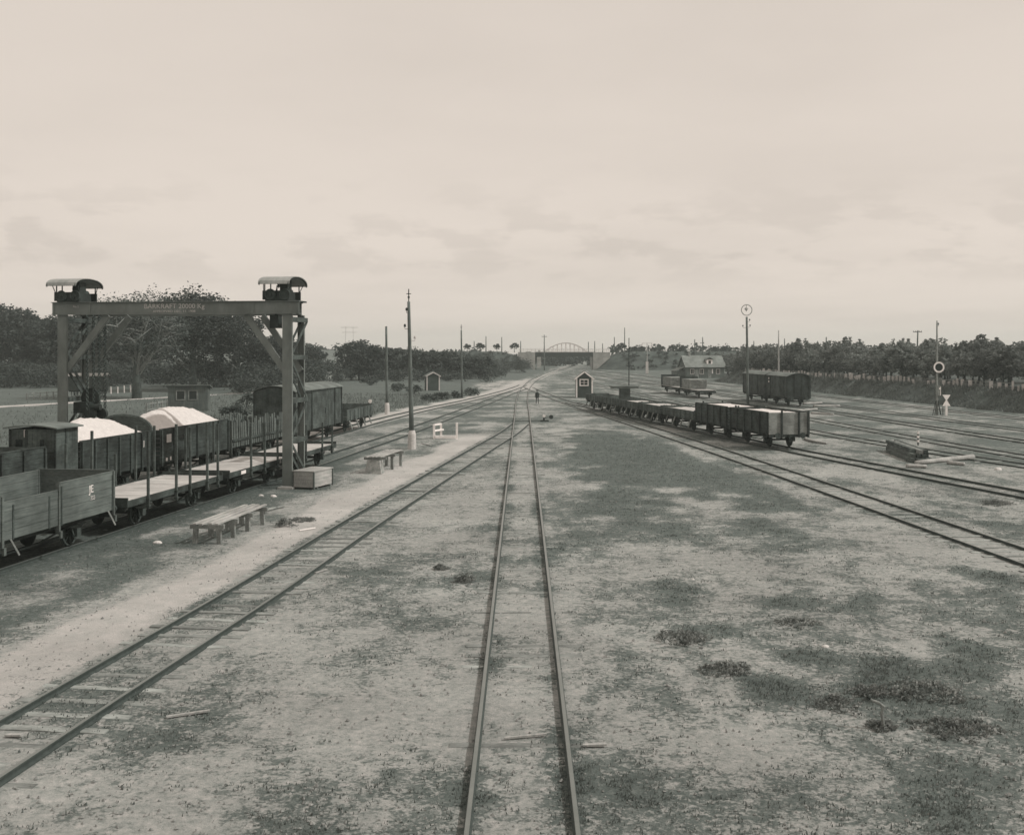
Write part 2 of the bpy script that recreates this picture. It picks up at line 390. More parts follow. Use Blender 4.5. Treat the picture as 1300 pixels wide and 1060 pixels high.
def make_pebbles():
    v = []; f = []; r = random.Random(8)
    for _ in range(9000):
        y = 14 + 50 * r.random() ** 1.4; x = r.uniform(-1, 1) * (2 + y * .5)
        if x < L1(y) + 1: continue
        if min(abs(abs(x - T(y)) - .75) for T in (MAIN, L0, R1)) < .07: continue
        s = r.uniform(.010, .03) * (1.8 if r.random() < .06 else 1); o = len(v)
        for k in range(5):
            a = k * 1.2566 + r.random() * .5; v.append((x + math.cos(a) * s * r.uniform(.7, 1.3), y + math.sin(a) * s * r.uniform(.7, 1.3), -.005))
        v.append((x + r.gauss(0, s * .2), y, s * r.uniform(.5, 1)))
        f.extend([(o + k, o + (k + 1) % 5, o + 5) for k in range(5)])
    me = bpy.data.meshes.new('pebbles'); me.from_pydata(v, [], f); me.materials.append(MATS['stone'])
    o = bpy.data.objects.new('pebbles', me); COL.objects.link(o)
    tag(o, 'small loose stones and clinker strewn over the yard', 'pebbles', kind='stuff')
make_pebbles()

# ------------------------------------------------------------------ tracks
def sleeper_mesh(k):
    r = random.Random(100 + k); b = MB()
    L_, w = 2.45 + r.uniform(-.1, .1), .21 + r.uniform(-.02, .03)
    n = 7; top = []
    for i in range(n + 1):
        t = i / n; x = -L_ / 2 + L_ * t
        j = r.uniform(-.012, .012); z = r.uniform(-.006, .006)
        top += [(x, -w / 2 + j, z - .012), (x, -w / 2 + .03 + j, z), (x, w / 2 - .03 + j, z), (x, w / 2 + j, z - .012), (x, w / 2 + j, -.12), (x, -w / 2 + j, -.12)]
    fs = []
    for i in range(n):
        for q in range(6): fs.append((i * 6 + q, i * 6 + (q + 1) % 6, (i + 1) * 6 + (q + 1) % 6, (i + 1) * 6 + q))
    fs += [tuple(range(5, -1, -1)), tuple(n * 6 + q for q in range(6))]
    b.add(top, [tuple(reversed(x)) for x in fs])
    me = bpy.data.meshes.new('sleeper'); me.from_pydata(b.v, [], b.f); me.materials.append(MATS['sleeper_wood'])
    return me
SLM = [sleeper_mesh(k) for k in range(6)]
def track(T, y0, y1, label, dz=0.0, nearest=60, sl_from=12, sl_to=150, expose=0.0, spacing=.78, sl_min=0):
    root = empty('railway_track', (0, 0, 0), 0, label, 'railway track', 'railway tracks across the yard')
    ys = []; y = y0
    while y < y1: ys.append(y); y += 1.2 if y < 120 else 3.0
    ys.append(y1)
    prof = [(-.06, -.03), (.06, -.03), (.06, .012), (.011, .03), (.011, .082), (.035, .09), (.035, .124), (.029, .13), (-.029, .13), (-.035, .124), (-.035, .09), (-.011, .082), (-.011, .03), (-.06, .012)]
    for s in (-1, 1):
        v = []; f = []; mi = []
        for y in ys:
            dx = (T(y + .5) - T(y - .5)); ln = math.hypot(dx, 1); nx, ny = 1 / ln, -dx / ln
            cx, cy = T(y) + nx * .752 * s, y + ny * .752 * s
            for a, z in prof: v.append((cx + nx * a, cy + ny * a, z + dz))
        n = len(prof)
        for i in range(len(ys) - 1):
            for k in range(n):
                f.append((i * n + k, i * n + (k + 1) % n, (i + 1) * n + (k + 1) % n, (i + 1) * n + k)); mi.append(1 if 6 <= k <= 8 else 0)
        f += [tuple(range(n - 1, -1, -1)), tuple((len(ys) - 1) * n + k for k in range(n))]; mi += [0, 0]
        f = [tuple(q) for q in f]
        b = MB(); b.v = v; b.f = f; b.mi = mi
        b.build('rail', ['rail_side', 'rail_steel'], root)
    y = max(y0, sl_from) + .3; k = 0; rest = MB(); r = random.Random(int(y0 * 10 + T(50) * 7))
    while y < min(y1, sl_to):
        dx = (T(y + .5) - T(y - .5)); rz = -math.atan(dx)
        z = expose + r.uniform(-.035, .012)
        if k < nearest:
            o = bpy.data.objects.new('sleeper', SLM[r.randrange(6)]); COL.objects.link(o); o.parent = root
            o.location = (T(y) + r.uniform(-.06, .06), y, z); o.rotation_euler = (0, 0, rz + r.uniform(-.03, .03) + (math.pi if r.random() < .5 else 0))
        else:
            rest.box((T(y) + r.uniform(-.06, .06), y, z - .06), (2.4, .22, .12), rz)
        k += 1; y += spacing * r.uniform(.93, 1.07)
    if rest.v: tag(rest.build('sleepers', 'sleeper_wood', root), kind='stuff')
    return root
track(MAIN, -20, 480, 'straight railway track running up the middle of the yard to the bridge', 0, 100, 12, 230, -.012)
track(L0, -20, 99.5, 'empty curved railway track left of the middle one with pale half-buried sleepers', -.004, 100, 12, 90, .010)
track(L1, 0, 196, 'railway track under the crane carrying the plank-floored flat wagons', -.002, 60, 25, 170, -.03)
track(L2, 5, 214, 'outer left railway track carrying the sand wagons and the boxcar', -.005, 40, 30, 190, -.02)
track(R1, -10, 202, 'empty railway track curving past the grass in front of the right wagon train', -.035, 90, 25, 170, .006)
track(R2, -10, 141, 'railway track under the long right wagon train, running on to a bright sand strip', -.022, 70, 35, 140, -.010)
track(T3, 0, 480, 'railway track passing just behind the dark sleeper stack and fallen log', -.052, 50, 50, 150, .004)
track(T4, 0, 480, 'railway track passing beside the short striped marker post', -.054, 50, 55, 170, .004)
track(T5, 0, 480, 'railway track carrying the pair of dark boxcars on the right', -.040, 50, 65, 170, .004)
track(T6, 0, 480, 'railway track passing in front of the round ring signal', -.053, 40, 75, 170, .004)
track(T7, 0, 480, 'outermost right railway track along the foot of the grassy bank', -.055, 40, 85, 170, .004)

# ------------------------------------------------------------------ text
def text_part(body, size, loc, rot, m, parent, name='lettering', ext=.003, sx=1.0):
    cu = bpy.data.curves.new(name, 'FONT'); cu.body = body; cu.size = size; cu.align_x = 'CENTER'; cu.align_y = 'CENTER'; cu.extrude = ext; cu.resolution_u = 3
    t = bpy.data.objects.new('tmp', cu); COL.objects.link(t)
    bpy.context.view_layer.update()
    me = bpy.data.meshes.new_from_object(t.evaluated_get(bpy.context.evaluated_depsgraph_get()))
    bpy.data.objects.remove(t)
    me.materials.clear(); me.materials.append(MATS[m]); me.name = name
    o = bpy.data.objects.new(name, me); COL.objects.link(o); o.parent = parent
    o.location = loc; o.rotation_euler = rot; o.scale = (sx, 1, 1)
    return o
RX = R(90)
# ------------------------------------------------------------------ gantry crane
def make_crane():
    a = R(8.2)
    c = empty('gantry_crane', (-11.32, 53.1, 0), -a, 'tall iron gantry crane with lettered beam spanning the wagons on the left', 'crane')
    Wd = 2.5; XL = -11.65; Z0, Z1 = 8.40, 9.03
    cp = 'crane_paint'
    def girder(y):
        b = MB(); xr = .62 if y == 0 else -.16
        b.bb(-12.15, xr, y - .02, y + .02, Z0 + .03, Z1 - .03)
        b.bb(-12.17, xr + .02, y - .15, y + .15, Z1 - .03, Z1)
        b.bb(-12.17, xr + .02, y - .15, y + .15, Z0, Z0 + .03)
        for x in (-12.1, -10.15, -1.7, xr - .07):
            b.bb(x - .04, x + .04, y - .055, y + .055, Z0 + .035, Z1 - .035)
        return b.build('girder', cp, c)
    g1 = girder(0); girder(Wd)
    for x in (XL - .35, -.45):
        b = MB(); b.bb(x - .06, x + .06, .16, Wd - .16, Z0 + .05, Z1 - .06); b.build('cross_girder', cp, c)
    text_part('BÄRKRAFT 20000 Kg', .33, (-5.75, -.028, 8.79), (RX, 0, 0), 'letter_paint', c, 'lettering', .004, 1.06)
    text_part('AFPROFVAD DEC. 11. 1908', .17, (-5.75, -.028, 8.545), (RX, 0, 0), 'letter_paint', c, 'lettering', .004, 1.1)
    text_part('No 2', .14, (-10.9, -.028, 8.80), (RX, 0, 0), 'letter_paint', c, 'lettering', .004)
    for x in (XL, 0):
        lg = MB()
        for y in (0, Wd):
            w = .24 if y == 0 else .17
            x_ = x; x = x_ - (.16 if y else 0)
            lg.bb(x - w, x + w, y - .012, y + .012, .12, Z0 - .002)             # face plate
            for s in (-1, 1):
                lg.bb(x + s * w - s * .02, x + s * w, y + (.014 if y == 0 else -.14), y + (.14 if y == 0 else -.014), .12, Z0 - .003)
            x = x_
        lo = lg.build('leg', cp, c)
        st = MB(); zs = [.35, 2.25, 4.2, 6.3, 8.15]
        for z in zs: st.bb(x + .10, x + .22, .15, Wd - .15, z - .11, z + .11); st.bb(x - .22, x - .10, .15, Wd - .15, z - .11, z + .11)
        for i in range(4):
            for xx in (x + .16, x - .16):
                st.beam((xx, .12 if i % 2 else Wd - .12, zs[i] + .07), (xx, Wd - .12 if i % 2 else .12, zs[i + 1] - .07), .03, .17)
        st.build('lattice', 'wagon_paint_mid', lo)
        ft = MB(); 
        for y in (0, Wd):
            ft.bb(x - .38, x + .38, y - .3, y + .3, -.05, .085); ft.bb(x - .28, x + .28, y - .2, y + .2, .085, .12)
        ft.build('foot', 'concrete', lo)
    for y in (0.16, Wd - .16):
        for x0, x1 in ((-.12, -2.15), (XL + .12, XL + 2.35)):
            b = MB(); b.beam((x0, y, 5.6), (x1, y, Z0 - .02), .16, .30); b.build('brace', cp, c)
    # trolleys under tin hoods
    for x, xh0, xh1, hk in ((-11.15, -12.15, -10.55, True), (-.36, -1.23, .33, False)):
        YB = 1.5
        b = MB()
        for y in (-.12, YB): b.bb(x - .82, x + .5, y - .05, y + .05, 9.08, 9.52)
        b.bb(x - .7, x + .42, -.14, Wd + .14, 9.035, 9.11); b.bb(x - .35, x + .3, .3, 1.3, 9.11, 9.5)
        b.bb(x - .12, x + .26, .3, .9, 9.5, 10.05)
        t = b.build('trolley', 'iron_dark', c)
        for gx in (x - .40, x + .33):
            w = MB(); w.disc((gx, -.21, 9.33), (0, 1, 0), .26, .05, 18); w.ring((gx, -.25, 9.33), (0, 1, 0), .24, .035, 18); w.disc((gx, -.26, 9.33), (0, 1, 0), .07, .08, 8)
            w.build('gear_wheel', 'iron_rust', t)
        dr = MB(); dr.tube([(x, .4, 9.5), (x, 1.4, 9.5)], .17, 14); dr.build('winch_drum', 'iron_rust', t)
        # hood: barrel roof with its axis along the girders
        hd = MB(); n = 12; r0 = 1.3; rise = .40; ya = .68
        pr = [(ya - r0 * math.cos(math.pi * k / n), 9.80 + rise * math.sin(math.pi * k / n) ** .8) for k in range(n + 1)]
        vs = []; fs = []
        for th in (0, .035):
            for X in (xh0, xh1): vs += [(X, yy, zz + th) for yy, zz in pr]
        m = n + 1
        for k in range(n):
            fs += [(k, m + k, m + k + 1, k + 1), (2 * m + k, 2 * m + k + 1, 3 * m + k + 1, 3 * m + k), (k, k + 1, 2 * m + k + 1, 2 * m + k), (m + k, 3 * m + k, 3 * m + k + 1, m + k + 1)]
        fs += [(0, 2 * m, 3 * m, m), (n, m + n, 3 * m + n, 2 * m + n)]
        hd.add(vs, fs)
        ho = hd.build('hood', 'canopy_tin', t)
        for X in (xh0 + .06, xh1 - .06):
            e = MB()
            for k in range(n): e.beam((X, pr[k][0], pr[k][1] - .03), (X, pr[k + 1][0], pr[k + 1][1] - .03), .04, .05)
            e.build('hood_rib', 'iron_dark', ho)
        sp = MB()
        for X in (x - .72, x - .42, x + .42):
            for y in (-.12, YB): sp.beam((X, y, 9.5), (X, y, 9.86), .045, .045)
        for y in (-.12, YB): sp.beam((x - .78, y, 9.5), (xh0 + .12, y - .1 if y < 0 else y + .1, 9.84), .035, .035); sp.beam((x + .45, y, 9.5), (xh1 - .05, y, 9.85), .03, .03)
        sp.build('stay', 'iron_dark', ho)
        if hk:
            for px_, py_ in ((x + .52, .55), (x + .64, .95), (x + .86, 1.1), (x + .95, 1.5)):
                ch = MB(); z = 8.9; k = 0
                while z > 3.7:
                    ch.ring((px_, py_, z), (1, 0, 0) if k % 2 else (0, 1, 0), .065, .028, 8, 4); z -= .11; k += 1
                ch.build('hoist_chain', 'iron_rust', t)
            hb = MB(); hb.disc((x + .58, .75, 3.5), (0, 1, 0), .3, .22, 16); hb.bb(x + .42, x + .74, .6, .9, 2.75, 3.3); hb.ring((x + .58, .75, 2.55), (0, 1, 0), .16, .05, 14)
            hb.disc((x + .9, 1.3, 3.45), (0, 1, 0), .28, .2, 16); hb.bb(x + .76, x + 1.04, 1.15, 1.45, 2.8, 3.3)
            hb.build('hook_block', 'iron_dark', t)
        else:
            cw = MB(); cw.bb(x - .62, x - .17, .25, .75, 7.72, 8.36); cw.bb(x - .44, x - .34, .45, .55, 8.3, 9.15); cw.build('counterweight', 'iron_dark', t)
    # winding gear low on the far-side legs
    wg = MB(); wg.disc((XL + .95, 1.0, 4.25), (0, 1, 0), .5, .1, 18); wg.bb(XL + .25, XL + 1.1, .6, 1.4, 3.5, 4.05); wg.tube([(XL + .25, .8, 3.8), (XL + 1.6, .8, 3.8)], .16, 10)
    wg.build('winding_gear', 'iron_dark', c)
make_crane()

# ------------------------------------------------------------------ wagons
def place(T, y0, y1):
    ya, yb = y0 + (y1 - y0) * .2, y0 + (y1 - y0) * .8
    d = math.atan2(T(yb) - T(ya), yb - ya)
    ym = (y0 + y1) / 2
    return ((T(ya) + T(yb)) / 2, ym, 0), -d, (y1 - y0) / math.cos(d)
def underframe(root, L, W, paint='iron_dark', far=False):
    b = MB()
    for s in (-1, 1): b.bb(s * .80, s * .92, -L / 2 + .12, L / 2 - .12, .86, 1.10)
    for s in (-1, 1): b.bb(-W / 2 + .08, W / 2 - .08, s * (L / 2 - .12), s * (L / 2), .86, 1.10)
    for y in (-L * .2, 0, L * .2): b.bb(-.8, .8, y - .06, y + .06, .88, 1.06)
    for s in (-1, 1): b.beam((s * .86, -L / 2 + 1.7, .86), (s * .86, -.8, .55), .04, .05); b.beam((s * .86, -.8, .55), (s * .86, .8, .55), .04, .05); b.beam((s * .86, .8, .55), (s * .86, L / 2 - 1.7, .86), .04, .05)
    b.build('frame', paint, root)
    for e in (-1, 1):
        y = e * (L / 2 - min(1.75, L * .22))
        ax = MB(); ax.tube([(-.95, y, .60), (.95, y, .60)], .065, 8)
        axo = ax.build('axle', 'iron_dark', root)
        for s in (-1, 1):
            w = MB(); X = s * .752
            w.ring((X, y, .60), (1, 0, 0), .435, .045, 22, 6); w.disc((X - s * .05, y, .60), (1, 0, 0), .50, .03, 22); w.disc((X, y, .60), (1, 0, 0), .11, .16, 10)
            for k in range(8):
                q = k * math.pi / 4; w.beam((X, y, .60), (X, y + .42 * math.cos(q), .60 + .42 * math.sin(q)), .05, .06, up=(1, 0, 0))
            w.build('wheel', 'iron_rust', axo, True)
            g = MB(); X = s * 1.0
            g.bb(X - .1, X + .1, y - .13, y + .13, .47, .74)
            g.beam((X, y - .16, .5), (X, y - .34, .86), .03, .05); g.beam((X, y + .16, .5), (X, y + .34, .86), .03, .05)
            for k in range(4): g.bb(X - .045, X + .045, y - .55 + k * .12, y + .55 - k * .12, .86 - .0 - k * .028 - .03, .86 - k * .028 - .003)
            g.build('axle_box', 'iron_rust', root)
    for e in (-1, 1):
        for s in (-1, 1):
            q = MB(); y = e * L / 2; q.tube([(s * .88, y, 1.0), (s * .88, y + e * .3, 1.0)], [.1, .085], 10); q.disc((s * .88, y + e * .32, 1.0), (0, 1, 0), .2, .045, 14)
            q.build('buffer', 'iron_rust', root)
        k = MB(); y = e * L / 2; k.bb(-.06, .06, y, y + e * .18, .92, 1.04); k.ring((0, y + e * .24, .88), (1, 0, 0), .1, .025, 10, 5); k.ring((0, y + e * .28, .72), (0, 1, 0), .09, .02, 10, 5)
        k.build('coupling', 'iron_dark', root)
def boards(b, axis, c, length, z0, z1, n, th, r, jit=.004):
    """wall of n horizontal boards. axis 'y': wall runs along y at x=c; 'x': runs along x at y=c"""
    h = (z1 - z0) / n
    for k in range(n):
        o = r.uniform(-jit, jit); a, bz = z0 + k * h + .006, z0 + (k + 1) * h - .004
        if axis == 'y': b.bb(c - th / 2 + o, c + th / 2 + o, length[0] + r.uniform(0, .01), length[1] - r.uniform(0, .01), a, bz)
        else: b.bb(length[0], length[1], c - th / 2 + o, c + th / 2 + o, a, bz)
def deck(root, L, W, m, z=1.14, cross=True, seed=1):
    r = random.Random(seed); b = MB()
    n = int(L / .22)
    for k in range(n):
        y = -L / 2 + (k + .5) * L / n
        b.box((r.uniform(-.012, .012), y, z + .03 + r.uniform(-.004, .004)), (W - .04, L / n - .012, .06))
    b.build('deck', m, root)
def new_wagon(name, T, y0, y1, label, cat, group, W=2.8):
    loc, rz, L = place(T, y0, y1)
    loc = (loc[0], loc[1], 0.0)
    return empty(name, loc, rz, label, cat, group), L
GL, GR = 'wagons on the two left roads', 'wagons of the long right train'

def flat_wagon(T, y0, y1, label, seed, stakes, mark=None, plate=False):
    root, L = new_wagon('flat_wagon', T, y0, y1, label, 'flat wagon', GL)
    W = 2.62; underframe(root, L, W); r = random.Random(seed)
    deck(root, L, W, 'deck_planks', 1.16, seed=seed)
    sb = MB()
    for s in (-1, 1): sb.bb(s * (W / 2 - .0), s * (W / 2 + .06), -L / 2, L / 2, 1.02, 1.25)
    sb.build('side_rail', 'wagon_paint', root)
    for e in (-1, 1):
        eb = MB(); eb.bb(-W / 2 - .06, W / 2 + .06, e * L / 2, e * (L / 2 + .06), 1.02, 1.36); eb.build('end_board', 'wagon_paint', root)
    for s, t, h in stakes:
        b = MB(); y = t * L; x = s * (W / 2 + .11); k = r.uniform(-.03, .03)
        b.beam((x, y, .78), (x + k, y + r.uniform(-.04, .04), 1.2 + h), .085, .085)
        so = b.build('stake', 'wagon_paint_mid', root)
        p = MB()
        for z in (.88, 1.14): p.bb(x - .07, x + .07, y - .075, y + .075, z - .03, z + .03)
        p.build('stake_pocket', 'iron_rust', so)
    if mark: text_part(mark, .2, (W / 2 + .064, L * .30, 1.135), (RX, 0, RX), 'letter_white', root)
    if plate:
        b = MB(); b.bb(W / 2 + .061, W / 2 + .072, -L * .34, -L * .27, 1.05, 1.2); b.build('label_plate', 'white_paint', root)
    return root
SA = [(1, -.33, 2.45), (1, -.05, 2.55), (1, .10, 2.35), (1, .30, 2.45), (1, .43, 2.3), (-1, -.42, 2.0), (-1, -.2, 2.35), (-1, .02, 1.3), (-1, .22, 2.3), (-1, .42, 2.2)]
SB = [(1, -.2, 2.1), (1, .02, 2.0), (1, .24, 2.05), (1, .44, 2.0), (-1, -.3, 1.9), (-1, .1, 2.0), (-1, .38, 1.9)]
flat_wagon(L1, 39.6, 47.9, 'flat wagon with bright plank deck and tall stakes, coupled to the lettered drop-side wagon', 3, SA)
flat_wagon(L1, 48.7, 56.4, 'flat wagon with a white number on its side beam, left of the crane leg', 4, SB, '13', True)
flat_wagon(L1, 57.2, 64.2, 'short flat wagon with thin stakes standing just behind the right crane leg', 5, [(1, -.3, 1.5), (1, .1, 1.45), (1, .36, 1.2), (-1, -.1, 1.5), (-1, .35, 1.4)])

def drop_side_wagon():
    root, L = new_wagon('open_wagon', L1, 29.2, 38.5, 'open wagon with weathered plank sides, a lowered middle panel and white letters at its end', 'open wagon', GL)
    W = 2.75; underframe(root, L, W); deck(root, L, W, 'wood_weathered', 1.14, seed=9); r = random.Random(2)
    z0 = 1.2
    for s in (-1, 1):
        for a, c, zt in ((-L / 2, -L * .20, 2.42), (-L * .20 + .08, L * .12, 2.20), (L * .12 + .08, L / 2, 2.42)):
            b = MB(); boards(b, 'y', s * W / 2, (a, c), z0 - .1, zt, 5 if zt > 2.3 else 4, .055, r)
            b.bb(s * W / 2 - .035, s * W / 2 + .035, a, c, zt + .001, zt + .03)
            p = b.build('side_panel', 'wood_weathered', root)
            i = MB()
            for y in ((a + .12, c - .12) if zt > 2.3 else (a + .5, c - .5)):
                i.bb(s * (W / 2 + .032), s * (W / 2 + .05), y - .035, y + .035, z0 - .12, zt - .1)
            i.build('strap', 'iron_rust', p)
            for y in ((c - .5,) if a > 0 else (a + .3,)):
                k = MB(); k.beam((s * (W / 2 + .08), y, 1.12), (s * (W / 2 + .22), y + .22, .62), .035, .05); k.build('drop_latch', 'wood_grey', p)
        for y in (-L * .20 + .04, L * .12 + .04, L / 2 - .05):
            b = MB(); b.bb(s * (W / 2 - .05), s * (W / 2 + .07), y - .05, y + .05, .85, 2.40 if abs(y) < L * .4 else 2.46); b.bb(s * (W / 2 + .07), s * (W / 2 + .13), y - .06, y + .06, .7, .92); b.build('stanchion', 'wood_weathered', root)
    for e in (-1, 1):
        b = MB(); boards(b, 'x', e * L / 2, (-W / 2 + .04, W / 2 - .04), z0, 2.45, 5, .055, r); b.bb(-W / 2, W / 2, e * L / 2 - .04, e * L / 2 + .04, 2.451, 2.49); p = b.build('end_panel', 'wood_weathered', root)
        i = MB()
        for x in (-.8, .8): i.beam((x, e * (L / 2 + .06), 1.0), (x, e * (L / 2 + .06), 2.42), .07, .06)
        i.build('stanchion', 'iron_dark', p)
    t = text_part('JE', .36, (W / 2 + .035, L * .335, 2.0), (RX, 0, RX), 'letter_white', root, ext=.012)
    text_part('355', .2, (W / 2 + .035, L * .345, 1.70), (RX, 0, RX), 'letter_paint', root, ext=.012)
drop_side_wagon()

def stanchion_set(root, side_o, s, W, ys, z0, z1, w=.09, d=.08, m='wagon_paint'):
    for y in ys:
        b = MB(); b.bb(s * (W / 2 + .03), s * (W / 2 + .03 + d), y - w / 2, y + w / 2, z0, z1); b.build('stanchion', m, side_o)

def heap(root_loc, rz, L, W, z0, rise, label, seed, ymid=0.0):
    """a rounded heap of loose sand lying in a wagon"""
    r = random.Random(seed); nx, ny = 34, 64; v = []; f = []
    for j in range(ny + 1):
        for i in range(nx + 1):
            u, w = i / nx * 2 - 1, j / ny * 2 - 1
            prof = (.5 + .5 * math.cos(math.pi * u)) ** .75 * (max(0, 1 - abs(w - ymid) ** 2.2)) ** .8
            z = z0 + rise * prof + (.07 * noise.noise(Vector((u * 3, w * 7, seed))) + .05 * noise.noise(Vector((u * 9, w * 22, seed)))) * min(1, prof * 4) + .10 * prof * noise.noise(Vector((u * 1.4, w * 2.2, seed + 5)))
            v.append((u * W / 2, w * L / 2, z))
    n = nx + 1
    for j in range(ny):
        for i in range(nx): f.append((j * n + i, j * n + i + 1, (j + 1) * n + i + 1, (j + 1) * n + i))
    o0 = len(v); ring = [i for i in range(n)] + [j * n + nx for j in range(1, ny + 1)] + [ny * n + i for i in range(nx - 1, -1, -1)] + [j * n for j in range(ny - 1, 0, -1)]
    v += [(v[q][0], v[q][1], 1.25) for q in ring]; m = len(ring)
    f += [(ring[k], o0 + k, o0 + (k + 1) % m, ring[(k + 1) % m]) for k in range(m)]; f.append(tuple(o0 + k for k in range(m - 1, -1, -1)))
    me = bpy.data.meshes.new('sand_heap'); me.from_pydata(v, [], f); me.materials.append(MATS['sand'])
    me.polygons.foreach_set('use_smooth', [True] * len(f))
    o = bpy.data.objects.new('sand_heap', me); COL.objects.link(o); o.location = root_loc; o.rotation_euler = (0, 0, rz)
    return tag(o, label, 'sand', 'sand loads')

def arch_end(root, y, W, z0, z1, rise):
    n = 14; b = MB()
    poly = [(-W / 2, y, z0), (W / 2, y, z0)] + [(W / 2 * math.cos(math.pi * k / n), y, z1 + rise * math.sin(math.pi * k / n)) for k in range(n + 1)]
    b.prism(poly, (0, 0, 0), (0, .07, 0))
    o = b.build('end_panel', 'wagon_paint', root)
    rm = MB()
    for k in range(n):
        p = [(W / 2 * math.cos(math.pi * q / n), y + .035, z1 + rise * math.sin(math.pi * q / n)) for q in (k, k + 1)]
        rm.beam(p[0], p[1], .16, .10)
    rm.build('end_rim', 'wagon_paint_mid', o)
def sand_wagon(y0, y1, label, cab, seed, sandlabel, arch, rise, mark, board, reach=0):
    root, L = new_wagon('sand_wagon', L2, y0, y1, label, 'open wagon', GL)
    W = 2.85; underframe(root, L, W); r = random.Random(seed)
    yb = -L / 2 + (1.75 if cab else 0)
    b = MB(); b.bb(-W / 2 + .05, W / 2 - .05, -L / 2, L / 2, 1.10, 1.2); b.build('floor', 'wagon_paint', root)
    for s in (-1, 1):
        b = MB(); boards(b, 'y', s * W / 2, (yb, L / 2), 1.12, 2.76, 8, .06, r); b.bb(s * W / 2 - .04, s * W / 2 + .045, yb, L / 2, 2.765, 2.81)
        p = b.build('side_panel', 'wagon_paint', root)
        n = 6; stanchion_set(root, p, s, W, [yb + .1 + (L / 2 - yb - .2) * k / n for k in range(n + 1)], 1.0, 2.74, .12)
    if mark: text_part(mark, .34, (W / 2 + .036, L * .38, 2.25), (RX, 0, RX), 'letter_white', root, ext=.012)
    if board:
        b = MB(); b.bb(W / 2 + .035, W / 2 + .05, -L * .42, -L * .36, 2.1, 2.5); b.build('label_plate', 'cream_trim', root)
        b = MB(); b.bb(W / 2 + .035, W / 2 + .05, -L * .43, -L * .41, 1.2, 1.35); b.bb(W / 2 + .035, W / 2 + .05, -L * .375, -L * .36, 1.2, 1.38); b.build('label_plate', 'white_paint', root)
    for e in (-1, 1):
        y = yb if e < 0 else L / 2
        if arch and e > 0: arch_end(root, y - .07, W, 1.12, 2.76, .78); continue
        b = MB(); boards(b, 'x', y - e * .035, (-W / 2 + .04, W / 2 - .04), 1.12, 2.76, 8, .06, r); b.build('end_panel', 'wagon_paint', root)
    if cab:
        # brakeman's hut at the near end
        y0c, y1c = -L / 2 - .05, -L / 2 + 1.62; x0, x1 = -.62, W / 2
        b = MB(); n = 10
        for k in range(n):
            xa = x0 + (x1 - x0) * k / n; o = r.uniform(-.004, .004)
            b.bb(xa + .004, xa + (x1 - x0) / n - .004, y0c + o, y0c + .04 + o, 1.12, 3.42); b.bb(xa + .004, xa + (x1 - x0) / n - .004, y1c - .04, y1c, 1.12, 3.42)
        for k in range(8):
            ya = y0c + .045 + (y1c - y0c - .09) * k / 8
            for X in (x0 + .02, x1 - .02): b.bb(X - .02, X + .02, ya + .003, ya + (y1c - y0c - .09) / 8 - .003, 1.12, 3.42)
        cb = b.build('brake_hut', 'wagon_paint_mid', root)
        fr = MB()
        for x in (x0 + .03, x1 - .03, x0 + .75): fr.bb(x - .045, x + .045, y0c - .03, y0c - .004, 1.1, 3.42)
        fr.bb(x0, x1, y0c - .028, y0c - .005, 2.44, 2.5); fr.bb(x1 + .004, x1 + .03, y0c + .7, y0c + .8, 1.1, 3.4); fr.build('hut_frame', 'wagon_paint', cb)
        wn = MB(); wn.bb(x1 - .68, x1 - .52, y0c - .02, y0c - .006, 2.5, 3.0); wn.bb(x0 + .28, x0 + .58, y0c - .02, y0c - .006, 2.62, 3.0); wn.build('window', 'glass_dark', cb)
        rf = MB(); n = 8; xm = (x0 + x1) / 2; hw = (x1 - x0) / 2 + .17
        pr = [(xm + hw * (2 * k / n - 1), y0c - .2, 3.44 + .12 * (1 - (2 * k / n - 1) ** 2)) for k in range(n + 1)]
        rf.prism(pr + [(q[0], q[1], q[2] + .05) for q in reversed(pr)], (0, 0, 0), (0, y1c - y0c + .35, 0)); rf.build('roof', 'roof_felt', cb)
        bx = MB(); n = 8
        pl = [(x0 + .35 + .95 * k / n, y0c - .05 - .34 * math.sin(math.pi * k / n), 1.86) for k in range(n + 1)]
        bx.prism(pl, (0, 0, 0), (0, 0, .62)); bx.prism([(q[0], q[1] - .03 if 0 < k < n else q[1], 2.485) for k, q in enumerate(pl)], (0, 0, 0), (0, 0, .06)); bx.build('locker_box', 'canopy_tin', cb)
        tb = MB(); tb.tube([(x0 + .7, y0c - .06, 3.1), (x0 + .72, y0c - .1, 3.36), (x0 + .78, y0c - .16, 3.4)], .02, 6); tb.build('handrail', 'cream_trim', cb)
    M = Matrix.Rotation(root.rotation_euler.z, 4, 'Z'); ln = L / 2 - yb - .2
    off = M @ Vector((0, (yb + L / 2) / 2, 0))
    heap((root.location.x + off.x, root.location.y + off.y, 0), root.rotation_euler.z, ln, W - .1, 2.72 if rise > .3 else 2.5, rise, sandlabel, seed)
sand_wagon(45.1, 53.2, 'dark sand wagon with a brake hut at one end and an arched other end', True, 21, 'white sand heaped in the wagon with the brake hut', True, .82, 'EJ', False)
sand_wagon(53.9, 62.2, 'dark wagon of white sand with a pale label plate, behind the arched-end wagon', False, 22, 'tallest white sand heap, in the wagon with the pale label plate', False, .95, None, True)
sand_wagon(35.6, 44.3, 'dark sand wagon at the left picture edge behind the lettered drop-side wagon', False, 23, 'white sand in the wagon at the far left, nearly hidden by the brake hut', False, .12, None, False)

